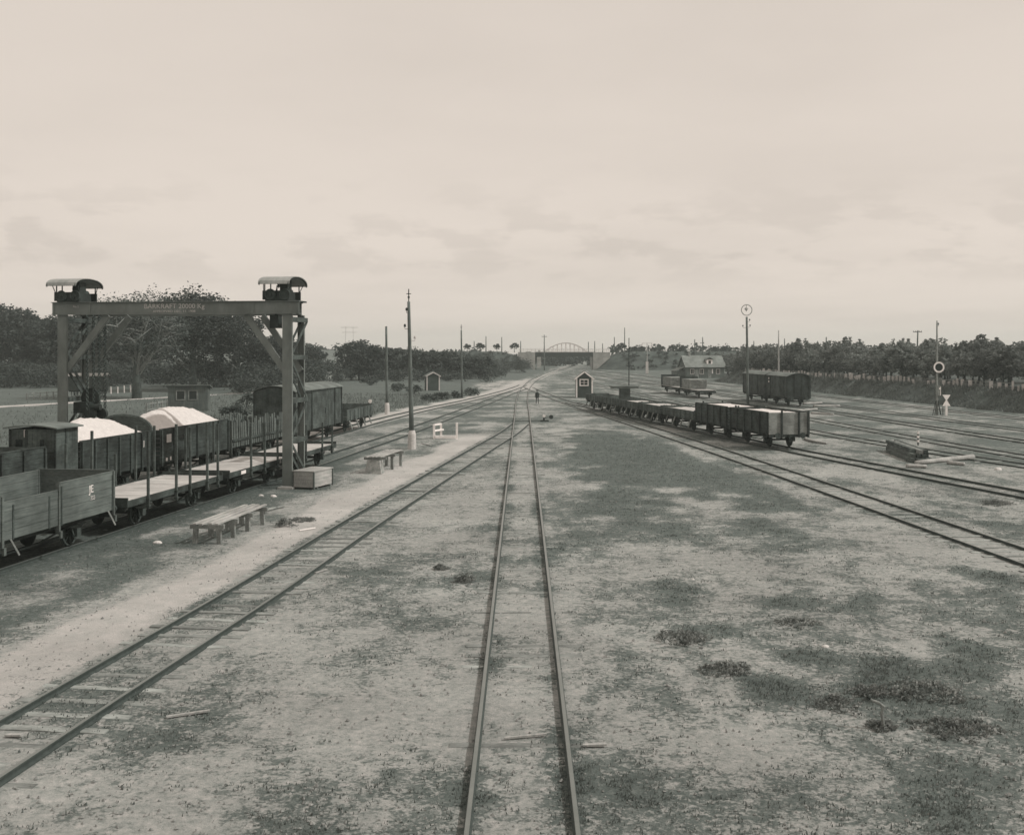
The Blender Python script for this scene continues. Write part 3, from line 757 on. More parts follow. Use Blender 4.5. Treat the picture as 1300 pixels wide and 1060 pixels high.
def slat_wagon():
    root, L = new_wagon('slat_wagon', L2, 62.9, 71.6, 'open wagon with ragged upright slat sides in front of the left boxcar', 'open wagon', GL)
    W = 2.7; underframe(root, L, W); deck(root, L, W, 'wood_weathered', 1.12, seed=31); r = random.Random(31)
    for s in (-1, 1):
        b = MB(); n = 26
        for k in range(n):
            y = -L / 2 + .1 + (L - .2) * k / (n - 1); zt = 2.55 + r.uniform(-.2, .22)
            b.beam((s * W / 2 + r.uniform(-.02, .02), y, 1.1), (s * W / 2 + r.uniform(-.05, .05), y + r.uniform(-.03, .03), zt), .05, r.uniform(.14, .27))
        p = b.build('side_panel', 'wood_weathered', root)
        q = MB(); q.bb(s * (W / 2 + .04), s * (W / 2 + .1), -L / 2, L / 2, 1.45, 1.57); q.bb(s * (W / 2 - .1), s * (W / 2 - .04), -L / 2, L / 2, 2.1, 2.2); q.build('side_rail', 'wagon_paint', p)
    for e in (-1, 1):
        b = MB(); n = 9
        for k in range(n): b.beam((-W / 2 + .15 + (W - .3) * k / (n - 1), e * L / 2, 1.1), (-W / 2 + .15 + (W - .3) * k / (n - 1), e * L / 2, 2.5 + r.uniform(-.2, .2)), r.uniform(.14, .25), .05)
        b.build('end_panel', 'wood_weathered', root)
slat_wagon()

def boxcar(T, y0, y1, label, group, paint, seed, zr=3.62, W=2.75, plates=False):
    root, L = new_wagon('boxcar', T, y0, y1, label, 'boxcar', group)
    underframe(root, L, W); r = random.Random(seed)
    b = MB(); n = int(L / .17); m = int(W / .17)
    for s in (-1, 1):
        for k in range(n):
            ya = -L / 2 + L * k / n; o = r.uniform(-.005, .005)
            b.bb(s * W / 2 - .025 + o, s * W / 2 + .025 + o, ya + .004, ya + L / n - .004, 1.12, zr)
    for e in (-1, 1):
        for k in range(m):
            xa = -W / 2 + .03 + (W - .06) * k / m; o = r.uniform(-.005, .005); xm = xa + W / m / 2
            b.bb(xa + .004, xa + (W - .06) / m - .004, e * L / 2 - .025 + o, e * L / 2 + .025 + o, 1.12, zr + .34 * (1 - (2 * xm / W) ** 2))
    b.bb(-W / 2 + .05, W / 2 - .05, -L / 2 + .05, L / 2 - .05, 1.1, 1.2)
    w = b.build('wall', paint, root)
    for s in (-1, 1):
        for t in (-.49, -.33, -.17, .17, .33, .49): st = MB(); st.bb(s * (W / 2 + .03), s * (W / 2 + .09), t * L - .05, t * L + .05, 1.02, zr); st.build('stanchion', 'wagon_paint', w)
    for e in (-1, 1):
        for x in (-W / 2 + .06, -.45, .45, W / 2 - .06): st = MB(); st.bb(x - .05, x + .05, e * (L / 2 + .03), e * (L / 2 + .09), 1.02, zr + .3 * (1 - (2 * x / W) ** 2)); st.build('stanchion', 'wagon_paint', w)
    for s in (-1, 1):
        d = MB(); nn = 9
        for k in range(nn): d.bb(s * (W / 2 + .04), s * (W / 2 + .08), -.16 * L + .32 * L * k / nn + .005, -.16 * L + .32 * L * (k + 1) / nn - .005, 1.15, zr - .12)
        do = d.build('sliding_door', paint, root)
        h = MB(); h.bb(s * (W / 2 + .03), s * (W / 2 + .10), -.32 * L, .18 * L, zr - .11, zr - .05); h.bb(s * (W / 2 + .08), s * (W / 2 + .11), .1 * L, .12 * L, 2.1, 2.5); h.build('door_rail', 'iron_dark', do)
    rf = MB(); nn = 10; hw = W / 2 + .12
    pr = [(hw * (2 * k / nn - 1), -L / 2 - .12, zr + .02 + .38 * (1 - (2 * k / nn - 1) ** 2)) for k in range(nn + 1)]
    rf.prism(pr + [(q[0], q[1], q[2] + .05) for q in reversed(pr)], (0, 0, 0), (0, L + .24, 0)); rf.build('roof', 'roof_felt', root)
    if plates:
        b = MB(); x = -W / 2 - .095
        for z in (2.75, 3.15): b.bb(x - .02, x, L * .36, L * .36 + .28, z, z + .2)
        b.build('label_plate', 'white_paint', root)
    return root
boxcar(L2, 73.6, 85.2, 'tall dark plank boxcar half hidden behind the right crane leg', GL, 'wagon_paint_mid', 41, 3.85)
boxcar(T5, 130.3, 138.6, 'dark boxcar on the right yard, the nearer of the coupled pair', 'boxcars on the right yard', 'wagon_paint', 42, 3.58, plates=True)
boxcar(T5, 139.5, 150.0, 'dark boxcar on the right yard, the farther of the coupled pair', 'boxcars on the right yard', 'wagon_paint', 43, 3.58)

def low_wagon(T, y0, y1, label, group, seed, zt=1.85, m='wagon_paint_mid', load=None, latches=True, cab=False):
    root, L = new_wagon('low_side_wagon', T, y0, y1, label, 'low-sided wagon', group)
    W = 2.7; underframe(root, L, W); r = random.Random(seed)
    deck(root, L, W, load or 'wood_pale', 1.14, seed=seed)
    for s in (-1, 1):
        for a, c in ((-L / 2, -.04), (.04, L / 2)):
            b = MB(); boards(b, 'y', s * W / 2, (a, c), 1.1, zt, 3, .055, r); p = b.build('side_panel', m, root)
            i = MB()
            for k in (.2, .5, .8): i.bb(s * (W / 2 + .03), s * (W / 2 + .055), a + (c - a) * k - .04, a + (c - a) * k + .04, 1.05, zt - .05)
            i.build('strap', 'iron_rust', p)
            if latches:
                for k in (.12, .62):
                    y = a + (c - a) * k; q = MB(); q.beam((s * (W / 2 + .06), y, 1.08), (s * (W / 2 + .22), y + .25, .42), .07, .09); q.build('drop_latch', 'wood_grey', p)
    for e in (-1, 1):
        b = MB(); boards(b, 'x', e * L / 2, (-W / 2 + .03, W / 2 - .03), 1.1, zt + .06, 3, .055, r); p = b.build('end_panel', m, root)
        i = MB()
        for x in (-1.0, -.3, .3, 1.0): i.bb(x - .05, x + .05, e * (L / 2 + .03), e * (L / 2 + .10), .95, zt + .1)
        i.build('stanchion', 'wagon_paint', p)
    if cab:
        b = MB(); yc = -L / 2 + .05
        for k in range(6): b.bb(-.95 + k * .16, -.95 + k * .16 + .15, yc, yc + .05, 1.1, 3.0)
        for k in range(4): b.bb(-.97, -.92, yc + .06 + k * .17, yc + .06 + k * .17 + .16, 1.1, 3.0); b.bb(-.02, .03, yc + .06 + k * .17, yc + .06 + k * .17 + .16, 1.1, 3.0)
        h = b.build('brake_hut', 'wagon_paint_mid', root)
        q = MB(); q.bb(-1.9, .9, yc - .25, yc + 1.1, 3.02, 3.10); q.bb(-1.8, .8, yc - .2, yc + 1.0, 2.84, 3.018); q.build('roof', 'roof_felt', h)
    return root
lw = low_wagon(L2, 87.0, 96.2, 'low-sided wagon with a white tail disc, standing beyond the left boxcar', GL, 51, 1.98)
b = MB(); b.disc((1.1, 4.72, 2.25), (0, 1, 0), .16, .04, 16); b.beam((1.1, 4.7, 1.9), (1.1, 4.7, 2.2), .04, .04); b.build('tail_disc', 'white_paint', lw)

def high_wagon(T, y0, y1, label, seed, zt=2.52, end_pale=False):
    root, L = new_wagon('high_side_wagon', T, y0, y1, label, 'open wagon', GR)
    W = 2.85; underframe(root, L, W); r = random.Random(seed)
    b = MB(); b.bb(-W / 2 + .05, W / 2 - .05, -L / 2, L / 2, 1.1, 1.2); b.build('floor', 'wagon_paint', root)
    for s in (-1, 1):
        b = MB(); boards(b, 'y', s * W / 2, (-L / 2, L / 2), 1.1, zt, 6, .06, r); b.bb(s * W / 2 - .04, s * W / 2 + .04, -L / 2, L / 2, zt + .001, zt + .04)
        p = b.build('side_panel', 'wagon_paint', root)
        stanchion_set(root, p, s, W, [-L / 2 + .1, -L * .3, -L * .1, L * .1, L * .3, L / 2 - .1], .98, zt, .11)
    for e in (-1, 1):
        pale = end_pale and e < 0
        b = MB(); boards(b, 'x', e * L / 2, (-W / 2 + .03, W / 2 - .03), 1.05, zt, 7, .06, r); p = b.build('end_panel', 'wood_grey' if pale else 'wagon_paint', root)
        for x in (-.50, .72, W / 2 - .04) if pale else (-.8, .8):
            i = MB(); i.bb(x - .055, x + .055, e * (L / 2 + .032), e * (L / 2 + .13), .85, zt + .12); i.build('stanchion', 'iron_dark', p)
    return root, L, W
def bulk(root, L, W, z, name, m, label, cat, seed):
    r = random.Random(seed); nx, ny = 14, 34; v = []; f = []
    for j in range(ny + 1):
        for i in range(nx + 1):
            x, y = (i / nx - .5) * (W - .16), (j / ny - .5) * (L - .16)
            v.append((x, y, z + .05 * noise.noise(Vector((x * 1.3, y * 1.1, seed))) + .03 * noise.noise(Vector((x * 4, y * 4, seed)))))
    n = nx + 1
    for j in range(ny):
        for i in range(nx): f.append((j * n + i, j * n + i + 1, (j + 1) * n + i + 1, (j + 1) * n + i))
    o0 = len(v); ring = [i for i in range(n)] + [j * n + nx for j in range(1, ny + 1)] + [ny * n + i for i in range(nx - 1, -1, -1)] + [j * n for j in range(ny - 1, 0, -1)]
    v += [(v[q][0], v[q][1], 1.22) for q in ring]; k_ = len(ring)
    f += [(ring[k], o0 + k, o0 + (k + 1) % k_, ring[(k + 1) % k_]) for k in range(k_)]; f.append(tuple(o0 + k for k in range(k_ - 1, -1, -1)))
    me = bpy.data.meshes.new(name); me.from_pydata(v, [], f); me.materials.append(MATS[m])
    o = bpy.data.objects.new(name, me); COL.objects.link(o); o.location = root.location; o.rotation_euler = root.rotation_euler
    return tag(o, label, cat, 'pale loads in the right train')
rt, L, W = high_wagon(R2, 73.6, 80.4, 'last wagon of the right train, high dark sides and a pale plank end', 61, 2.52, True)
bulk(rt, L, W, 2.40, 'sand_load', 'sand', 'pale load filling the last wagon, with the plank end', 'load', 62)
rt, L, W = high_wagon(R2, 81.1, 87.9, 'high dark open wagon coupled ahead of the plank-ended last wagon', 63)
bulk(rt, L, W, 2.42, 'sand_load', 'sand', 'pale load filling the high dark wagon ahead of the plank-ended one', 'load', 64)
rw1 = low_wagon(R2, 88.7, 96.6, 'low-sided wagon next to the tall dark loaded wagons of the right train', GR, 65, 1.80, load='deck_planks')
rw2 = low_wagon(R2, 97.4, 103.3, 'low-sided wagon, second of the row of low wagons on the right', GR, 66, 1.78, load='deck_planks')
rw3 = low_wagon(R2, 104.1, 110.6, 'low-sided wagon coupled to the near end of the one with a brake hut', GR, 67, 1.78, load='wood_pale')
low_wagon(R2, 111.4, 118.4, 'low-sided wagon carrying a narrow roofed brake hut, right of the white-trimmed hut', GR, 68, 1.80, load='wood_pale', cab=True)
low_wagon(R2, 119.2, 126.0, 'farthest wagon of the right train, standing in front of the white-trimmed hut', GR, 69, 1.75, load='wood_pale')

for q, ln, lab, z in ((rw1, 7.9, 'low pale load in the wagon next to the tall dark loaded ones', 1.72), (rw2, 5.9, 'low pale load in the second of the low wagons', 1.70), (rw3, 6.5, 'low pale load beside the wagon with the narrow brake hut', 1.66)):
    bulk(q, ln * 1.01, 2.66, z, 'sand_load', 'deck_planks', lab, 'load', int(ln * 10))
def bulkhead_flat(y0, y1, label, boxlabel, seed, span):
    root, L = new_wagon('bulkhead_wagon', T4, y0, y1, label, 'flat wagon', 'bulkhead wagons on the far right road')
    W = 2.7; underframe(root, L, W); deck(root, L, W, 'wood_pale', 1.14, seed=seed); r = random.Random(seed)
    b = MB(); boards(b, 'x', L / 2 - .1, (-W / 2, W / 2), 1.1, 2.9, 7, .08, r); p = b.build('bulkhead', 'wagon_paint', root)
    q = MB()
    for x in (-.9, 0, .9): q.beam((x, L / 2 - .16, 2.7), (x, L / 2 - .9, 1.2), .08, .08)
    q.build('bulkhead_stay', 'wagon_paint', p)
    # stacked boards lying on the deck
    M = Matrix.Translation(root.location) @ Matrix.Rotation(root.rotation_euler.z, 4, 'Z')
    st = MB(); a, c = span
    for lay in range(8):
        for k in range(9):
            st.bb(-1.2 + k * .27 + .008, -1.2 + (k + 1) * .27 - .008, a * L + r.uniform(-.15, .1), c * L + r.uniform(-.1, .15), 1.235 + lay * .165 + .008, 1.235 + (lay + 1) * .165 - .006)
    o = st.build('board_stack', 'wood_grey'); o.matrix_world = M
    tag(o, boxlabel, 'lumber', 'lumber on the bulkhead wagons')
bulkhead_flat(152.6, 163.8, 'nearer of two flat wagons with dark bulkheads left of the boxcars', 'grey board stack on the nearer bulkhead flat wagon', 71, (-.05, .44))
bulkhead_flat(165.0, 177.0, 'farther of two flat wagons with dark bulkheads, in front of the gabled house', 'grey board stack on the farther bulkhead flat wagon', 72, (-.05, .44))
# ------------------------------------------------------------------ banks, hill
def bank():
    b = []; f = []; prof = [(-.6, -.05), (.3, .12), (1.2, .75), (2.3, 1.55), (3.2, 1.98), (4.2, 2.1), (9, 2.05), (20, 2.1), (60, 2.2), (61, -.1)]
    ys = [-20 + 2.5 * k for k in range(112)]
    for y in ys:
        k = 1 - sm(236, 256, y)
        for i, (a, z) in enumerate(prof):
            n = noise.noise(Vector((a * .5, y * .35, 9))) * .22 * (0 < i < 6)
            b.append((BANK(y) + a + n, y, (z + n * .8) * k - .06 * (1 - k)))
    n = len(prof)
    for j in range(len(ys) - 1):
        for i in range(n - 1): f.append((j * n + i, j * n + i + 1, (j + 1) * n + i + 1, (j + 1) * n + i))
    me = bpy.data.meshes.new('bank'); me.from_pydata(b, [], f); me.materials.append(MATS['bank_grass']); me.polygons.foreach_set('use_smooth', [True] * len(f))
    o = bpy.data.objects.new('bank', me); COL.objects.link(o); tag(o, kind='structure')
bank()
def bz(x, y):
    """height of the right bank at a point"""
    a = x - BANK(y); k = 1 - sm(236, 256, y)
    return 2.05 * sm(0, 3.5, a) * k
def bank_tussocks():
    v = []; f = []; r = random.Random(77)
    for _ in range(18000):
        y = r.uniform(95, 240); a = r.uniform(-.6, 5); x = BANK(y) + a; z0 = 2.05 * sm(0, 3.5, a) * (1 - sm(236, 256, y))
        if noise.noise(Vector((x * .6, y * .4, 2))) < -.15: continue
        h = r.uniform(.15, .55); w = r.uniform(.04, .12); t = r.random() * 6.28; o = len(v); lx, ly = r.gauss(0, .12), r.gauss(0, .12)
        c_, s_ = math.cos(t) * w, math.sin(t) * w
        v.extend([(x - c_, y - s_, z0 - .05), (x + c_, y + s_, z0 - .05), (x + lx + c_ * .6, y + ly + s_ * .6, z0 + h * .7), (x + lx * 1.6, y + ly * 1.6, z0 + h)]); f.append((o, o + 1, o + 2, o + 3))
    # rough meadow left of the yard
    for _ in range(16000):
        y = r.uniform(40, 170); x = L2(y) - 3.2 - abs(r.gauss(0, 1)) * (6 + y * .10)
        if x < -.52 * y: continue
        if abs((x + 62) - (y - 130) * .40) < 1.3 and x < -38: continue
        h = r.uniform(.10, .40); w = r.uniform(.02, .06); t = r.random() * 6.28; o = len(v); lx, ly = r.gauss(0, .1), r.gauss(0, .1)
        c_, s_ = math.cos(t) * w, math.sin(t) * w
        v.extend([(x - c_, y - s_, -.05), (x + c_, y + s_, -.05), (x + lx + c_ * .6, y + ly + s_ * .6, h * .7), (x + lx * 1.6, y + ly * 1.6, h)]); f.append((o, o + 1, o + 2, o + 3))
    me = bpy.data.meshes.new('rough_grass'); me.from_pydata(v, [], f); me.materials.append(MATS['grass_blade'])
    o = bpy.data.objects.new('rough_grass', me); COL.objects.link(o)
    tag(o, 'long rough grass on the bank and in the left meadow', 'grass', kind='stuff')
bank_tussocks()
def embankment(x0, x1, e0, e1):
    """road embankment along X at Y = 400, ends sloping where e0/e1 is set"""
    v = []; f = []; n = 40
    for i in range(n + 1):
        x = x0 + (x1 - x0) * i / n
        k = 1.0
        if e0: k = min(k, (x - x0) / 9.0)
        if e1: k = min(k, (x1 - x) / 9.0)
        z = 6.5 * max(0, min(1, k)); wv = noise.noise(Vector((x * .11, 2, 5)))
        for a, h in ((-14, 0), (-9, .48), (-4.2, 1), (4.2, 1), (9, .48), (14, 0)):
            v.append((x, 400 + a * (.35 + .65 * z / 6.5) , h * z + (wv * .35 if 0 < h < 1 else 0) - (.08 if h == 0 else 0)))
    for i in range(n):
        for k in range(5): f.append((i * 6 + k, (i + 1) * 6 + k, (i + 1) * 6 + k + 1, i * 6 + k + 1))
    me = bpy.data.meshes.new('embankment'); me.from_pydata(v, [], f); me.materials.append(MATS['bank_grass']); me.polygons.foreach_set('use_smooth', [True] * len(f))
    o = bpy.data.objects.new('embankment', me); COL.objects.link(o); tag(o, kind='structure')
embankment(25.5, 330, True, False); embankment(-260, 5.5, False, True)
def hill():
    v = []; f = []; nx, ny = 40, 30
    for j in range(ny + 1):
        for i in range(nx + 1):
            x, y = -420 + 390 * i / nx, 235 + 420 * j / ny
            z = 7.2 * sm(235, 420, y) * sm(-30, -75, x) * (1 + .25 * noise.noise(Vector((x * .012, y * .012, 1)))) - .1
            if j in (0, ny) or i in (0, nx): z = -.3
            v.append((x, y, z))
    n = nx + 1
    for j in range(ny):
        for i in range(nx): f.append((j * n + i, j * n + i + 1, (j + 1) * n + i + 1, (j + 1) * n + i))
    me = bpy.data.meshes.new('hill'); me.from_pydata(v, [], f); me.materials.append(MATS['hill_grass']); me.polygons.foreach_set('use_smooth', [True] * len(f))
    o = bpy.data.objects.new('hill', me); COL.objects.link(o); tag(o, kind='structure')
hill()

# ------------------------------------------------------------------ bridges
def road_bridge():
    c = empty('road_bridge', (15, 400, 0), 0, 'low girder road bridge crossing the tracks between two pale abutments', 'bridge')
    b = MB(); b.bb(-10.6, 10.6, -4.2, 4.2, 5.9, 6.4); b.build('deck', 'concrete', c)
    for y in (-4.3, 4.3):
        b = MB(); b.bb(-10.4, 10.4, y - .15, y + .15, 4.55, 6.15); 
        for k in range(14): b.bb(-10.2 + k * 1.57 - .06, -10.2 + k * 1.57 + .06, y - .22, y + .22, 4.6, 6.1)
        b.build('girder', 'iron_dark', c)
        r = MB()
        for k in range(23): r.bb(-16 + k * 1.45 - .05, -16 + k * 1.45 + .05, y - .05, y + .05, 6.3, 7.45)
        for z in (6.8, 7.1, 7.4): r.bb(-16.2, 16.2, y - .04, y + .04, z - .04, z + .04)
        r.build('railing', 'arch_steel', c)
    for s in (-1, 1):
        b = MB(); x = s * 10.4; e = s * 16.5
        b.prism([(x, -5, -.2), (x, -5, 6.28), (e, -5, 6.28), (e, -5, 4.3), (x + s * 1.0, -5, -.2)], (0, 0, 0), (0, 10, 0)); b.build('abutment', 'concrete', c)
road_bridge()
def arch_bridge():
    c = empty('arch_bridge', (17.6, 446, 0), 0, 'pale steel bowstring arch bridge rising behind the low road bridge', 'bridge')
    n = 20; hw = 8.6
    for y in (-3, 3):
        b = MB(); pts = [(hw * (2 * k / n - 1), y, 6.3 + 3.6 * (1 - (2 * k / n - 1) ** 2)) for k in range(n + 1)]
        for k in range(n): b.beam(pts[k], pts[k + 1], .4, .38)
        b.build('arch_rib', 'arch_steel', c)
        for k in range(2, n - 1, 2):
            h = MB(); h.bb(pts[k][0] - .1, pts[k][0] + .1, y - .1, y + .1, 6.4, pts[k][2] - .1); h.build('hanger', 'arch_steel', c)
    b = MB(); b.bb(-hw - 3, hw + 3, -3.6, 3.6, 5.5, 6.35); b.build('deck', 'arch_steel', c)
    for s in (-1, 1):
        b = MB(); b.bb(s * (hw + 2.2) - .8, s * (hw + 2.2) + .8, -3.4, 3.4, -.2, 5.49); b.build('pier', 'concrete', c)
arch_bridge()

# ------------------------------------------------------------------ poles, signals
def pole(name, label, cat, loc, h, r0, r1, lean=0.0, base=None, arms=(), m='pole_wood', group=None, spike=0.0):
    c = empty(name, loc, 0, label, cat, group)
    b = MB(); n = 5; z0 = base if base else 0
    b.tube([(lean * (z0 + (h - z0) * k / n) / h, 0, z0 - (.0 if base else .15) * (k == 0) + (h - z0) * k / n) for k in range(n + 1)], [r0 + (r1 - r0) * k / n for k in range(n + 1)], 10)
    b.build('shaft', m, c, True)
    if base:
        q = MB(); q.tube([(0, 0, -.1), (0, 0, base * .85), (0, 0, base + .06)], [r0 * 1.75, r0 * 1.6, r0 * 1.15], 12); q.build('footing', 'stone_white', c)
    if spike:
        q = MB(); q.tube([(lean, 0, h), (lean, 0, h + spike)], .035, 6); q.beam((lean - .16, 0, h + spike * .62), (lean + .16, 0, h + spike * .62), .05, .05); q.disc((lean, 0, h + spike * .35), (0, 0, 1), .07, .14, 8); q.build('top_rod', 'iron_dark', c)
    for z, w, kind in arms:
        q = MB(); X = lean * z / h
        if kind == 'cross':
            q.bb(X - w, X + w, r1 + .01, r1 + .1, z - .06, z + .06)
            for s in (-1, -.45, .45, 1): q.tube([(X + s * w * .9, r1 + .05, z + .06), (X + s * w * .9, r1 + .05, z + .26)], .045, 6)
            q.build('crossarm', 'iron_dark', c)
        else:
            q.tube([(X, 0, z), (X + w, -.02, z), (X + w, -.02, z + .22)], .02, 6); q.tube([(X + w, -.02, z + .14), (X + w, -.02, z + .26), (X + w, -.02, z + .34)], [.07, .08, .04], 8); q.build('insulator', 'cream_trim' if kind == 'pale' else 'iron_dark', c)
    return c
p = P(523, 570)
pole('telegraph_pole', 'tallest wooden pole left of the tracks, on a white footing', 'pole', p, 9.95, .165, .10, -.22, 1.2, ((9.2, -.16, 'd'), (8.1, -.3, 'd'), (7.3, .36, 'pale')), spike=.85)
pole('telegraph_pole', 'plain wooden pole with a white foot beyond the low wagon', 'pole', P(491.5, 526), 9.2, .15, .11, -.1, 1.15)
p = P(586.5, 505)
pole('telegraph_pole', 'slim wooden pole right of the small outhouse', 'pole', p, 9.6, .15, .10, -.1, None, (), spike=.8)
pole('telegraph_pole', 'slender dark pole standing behind the middle of the right wagon train', 'pole', P(798.5, 502), 8.6, .09, .06, .0, None, ((6.9, .12, 'd'),), 'iron_dark')
pole('telegraph_pole', 'pale mast behind the orchard edge above the boxcars', 'pole', (46.5, 200, 0), 10.4, .17, .10, 0, None, (), 'wood_pale')
pole('telegraph_pole', 'wooden pole with one crossarm rising behind the orchard trees', 'pole', (71.5, 200, 2), 8.4, .17, .12, .25, None, ((8.1, .8, 'cross'),))
p = P(133, 506)
pole('telegraph_pole', 'pale bare pole seen under the crane beside the covered cart', 'pole', p, 8.2, .13, .10, 0, None, (), 'wood_grey')
# mast with a crosspiece at the embankment foot
c = pole('lamp_mast', 'whitish mast with a short lamp arm at the foot of the right embankment', 'mast', (36, 318, 0), 9.0, .16, .11, 0, None, (), 'wood_pale')
b = MB(); b.beam((-1.5, 0, 8.9), (1.5, 0, 8.9), .12, .12); b.tube([(-1.4, 0, 8.4), (-1.4, 0, 8.85)], [.3, .08], 10); b.tube([(1.4, 0, 8.4), (1.4, 0, 8.85)], [.3, .08], 10); b.build('lamp_arm', 'cream_trim', c)
b = MB(); b.bb(-.35, .35, -.25, .25, .2, 3.6); b.build('mast_box', 'cream_trim', c)
# pole with the wire ring
p = P(949.5, 513)
c = pole('ring_lamp_pole', 'tall pole topped by a thin pale wire ring, left of the boxcars', 'pole', p, 10.9, .17, .13, -.15, None, ((10.3, .35, 'd'), (9.6, .4, 'd'), (9.55, -.5, 'd')))
b = MB(); b.ring((-.15, 0, 11.75), (0, 1, 0), .66, .055, 28, 6); ring_o = b.build('ring', 'concrete', c)
b = MB(); b.tube([(-.2, 0, 12.4), (-.2, 0, 12.05)], .03, 6); b.tube([(-.2, 0, 12.1), (-.2, 0, 11.95), (-.2, 0, 11.8)], [.06, .2, .24], 12); b.tube([(-.2, 0, 11.78), (-.2, 0, 11.6)], [.13, .05], 10); b.build('lamp', 'concrete', ring_o)
# ring signal
p = P(1189.5, 527)
c = pole('ring_signal', 'signal mast with a white ring in front of the orchard', 'signal', p, 9.75, .13, .075, 0, None, ((9.2, .13, 'd'),), 'wood_grey')
n = 40; b = MB(); zc = 4.95; v = []; R0, R1_ = .40, .56
for y in (-.20, -.165):
    for rr in (R0, R1_): v += [(.14 + rr * math.cos(2 * math.pi * k / n), y, zc + rr * math.sin(2 * math.pi * k / n)) for k in range(n)]
f = []
for k in range(n):
    q = (k + 1) % n
    f += [(k, q, n + q, n + k), (2 * n + k, 3 * n + k, 3 * n + q, 2 * n + q), (n + k, n + q, 3 * n + q, 3 * n + k), (k, 2 * n + k, 2 * n + q, q)]
b.add(v, f); b.build('ring', 'white_paint', c)
b = MB(); b.disc((.14, -.17, zc), (0, 1, 0), .395, .02, 30); b.beam((.05, -.15, zc), (0, 0, zc), .08, .2); b.build('disc', 'cloth_dark', c)
b = MB(); b.bb(-.03, .30, -.25, -.05, 2.0, 3.05); b.build('signal_box', 'wood_grey', c)
b = MB(); b.bb(.24, .305, -.27, -.252, 2.05, 2.95); b.disc((.2, -.27, 2.75), (0, 1, 0), .09, .03, 12); b.build('lamp', 'white_paint', c)
b = MB()
for x, y in ((-.35, -.3), (.35, -.3), (-.35, .3), (.5, .3)): b.beam((x, y, -.1), (x * .25, y * .25, 1.5), .05, .05)
b.beam((.5, -.3, 0), (.5, -.3, 1.2), .06, .06); b.build('signal_stay', 'iron_dark', c)
# hourglass board
p = P(1201.5, 527.5)
c = empty('hourglass_sign', p, R(4), 'white post sign of two triangles meeting at their points, beside the ring signal', 'sign')
b = MB(); b.bb(-.10, .10, -.04, .04, -.1, 1.22); b.build('post', 'white_paint', c)
b = MB(); b.prism([(-.42, -.03, .98), (.42, -.03, .98), (.05, -.03, 1.58), (-.05, -.03, 1.58)], (0, 0, 0), (0, .06, 0)); b.prism([(.05, -.03, 1.585), (.42, -.03, 2.12), (-.42, -.03, 2.12), (-.05, -.03, 1.585)], (0, 0, 0), (0, .06, 0)); b.build('board', 'white_paint', c)
# striped marker
p = P(1165.5, 565)
c = empty('marker_post', p, 0, 'short post banded white and black behind the dark beam stack', 'marker')
b = MB(); b.tube([(0, 0, -.1), (0, 0, .95)], .055, 8); b.build('post', 'iron_dark', c)
for z in (.28, .58, .86):
    b = MB(); b.tube([(0, 0, z - .08), (0, 0, z + .08)], .085, 10); b.build('band', 'white_paint', c)
# far telegraph poles
k0 = None
for i, (px, top, Y, zb) in enumerate(((602, 433, 402, 6.4), (617, 427, 402, 6.4), (637, 428, 402, 6.4), (661, 433, 402, 6.4), (747, 434, 402, 6.4), (755, 433, 402, 6.4), (765, 436, 402, 6.4), (780, 428, 402, 6.4), (793, 416, 398, 6.4))):
    z = 6.6 + (446 - top) * Y / 1400
    if k0 is None:
        k0 = pole('telegraph_pole', 'distant thin pole standing along the road embankment near the bridge', 'pole', ((px - 663) * Y / 1400, Y, zb), z - zb, .20, .14, 0, None, (), group='poles on the road embankment')
        h0 = z - zb
    else:
        q = copy_tree(k0); q.location = ((px - 663) * Y / 1400, Y, zb); q.scale = (1, 1, (z - zb) / h0)
pole('telegraph_pole', 'tall thin pole standing before the left end of the road bridge', 'pole', ((691 - 663) * 380 / 1400, 380, 0), 12.3, .22, .13, 0, None, ((11.6, .9, 'cross'),))
k1 = None
for i, (px, top, Y) in enumerate(((882, 431, 330), (892, 428, 330), (957, 433, 330), (996, 430, 330), (1038, 433, 300), (1049, 428, 260))):
    z = 6.6 + (446 - top) * Y / 1400
    if k1 is None:
        k1 = pole('telegraph_pole', 'distant pole showing its top above the orchard crowns', 'pole', ((px - 663) * Y / 1400, Y, 0), z, .2, .14, 0, None, (), group='poles beyond the orchard'); h1 = z
    else:
        q = copy_tree(k1); q.location = ((px - 663) * Y / 1400, Y, 0); q.scale = (1, 1, z / h1)
# far power pylon
c = empty('power_pylon', (-141, 900, 0), 0, 'faint far power pylon above the bushes left of the tall pole', 'pylon')
b = MB()
for x in (-2.9, 2.9):
    b.beam((x * 1.25, 0, 0), (x, 0, 27), .3, .3)
b.build('mast', 'arch_steel', c)
for z, w in ((26, 7), (22, 6)):
    b = MB(); b.beam((-w, 0, z), (w, 0, z), .3, .35); b.build('crossarm', 'arch_steel', c)

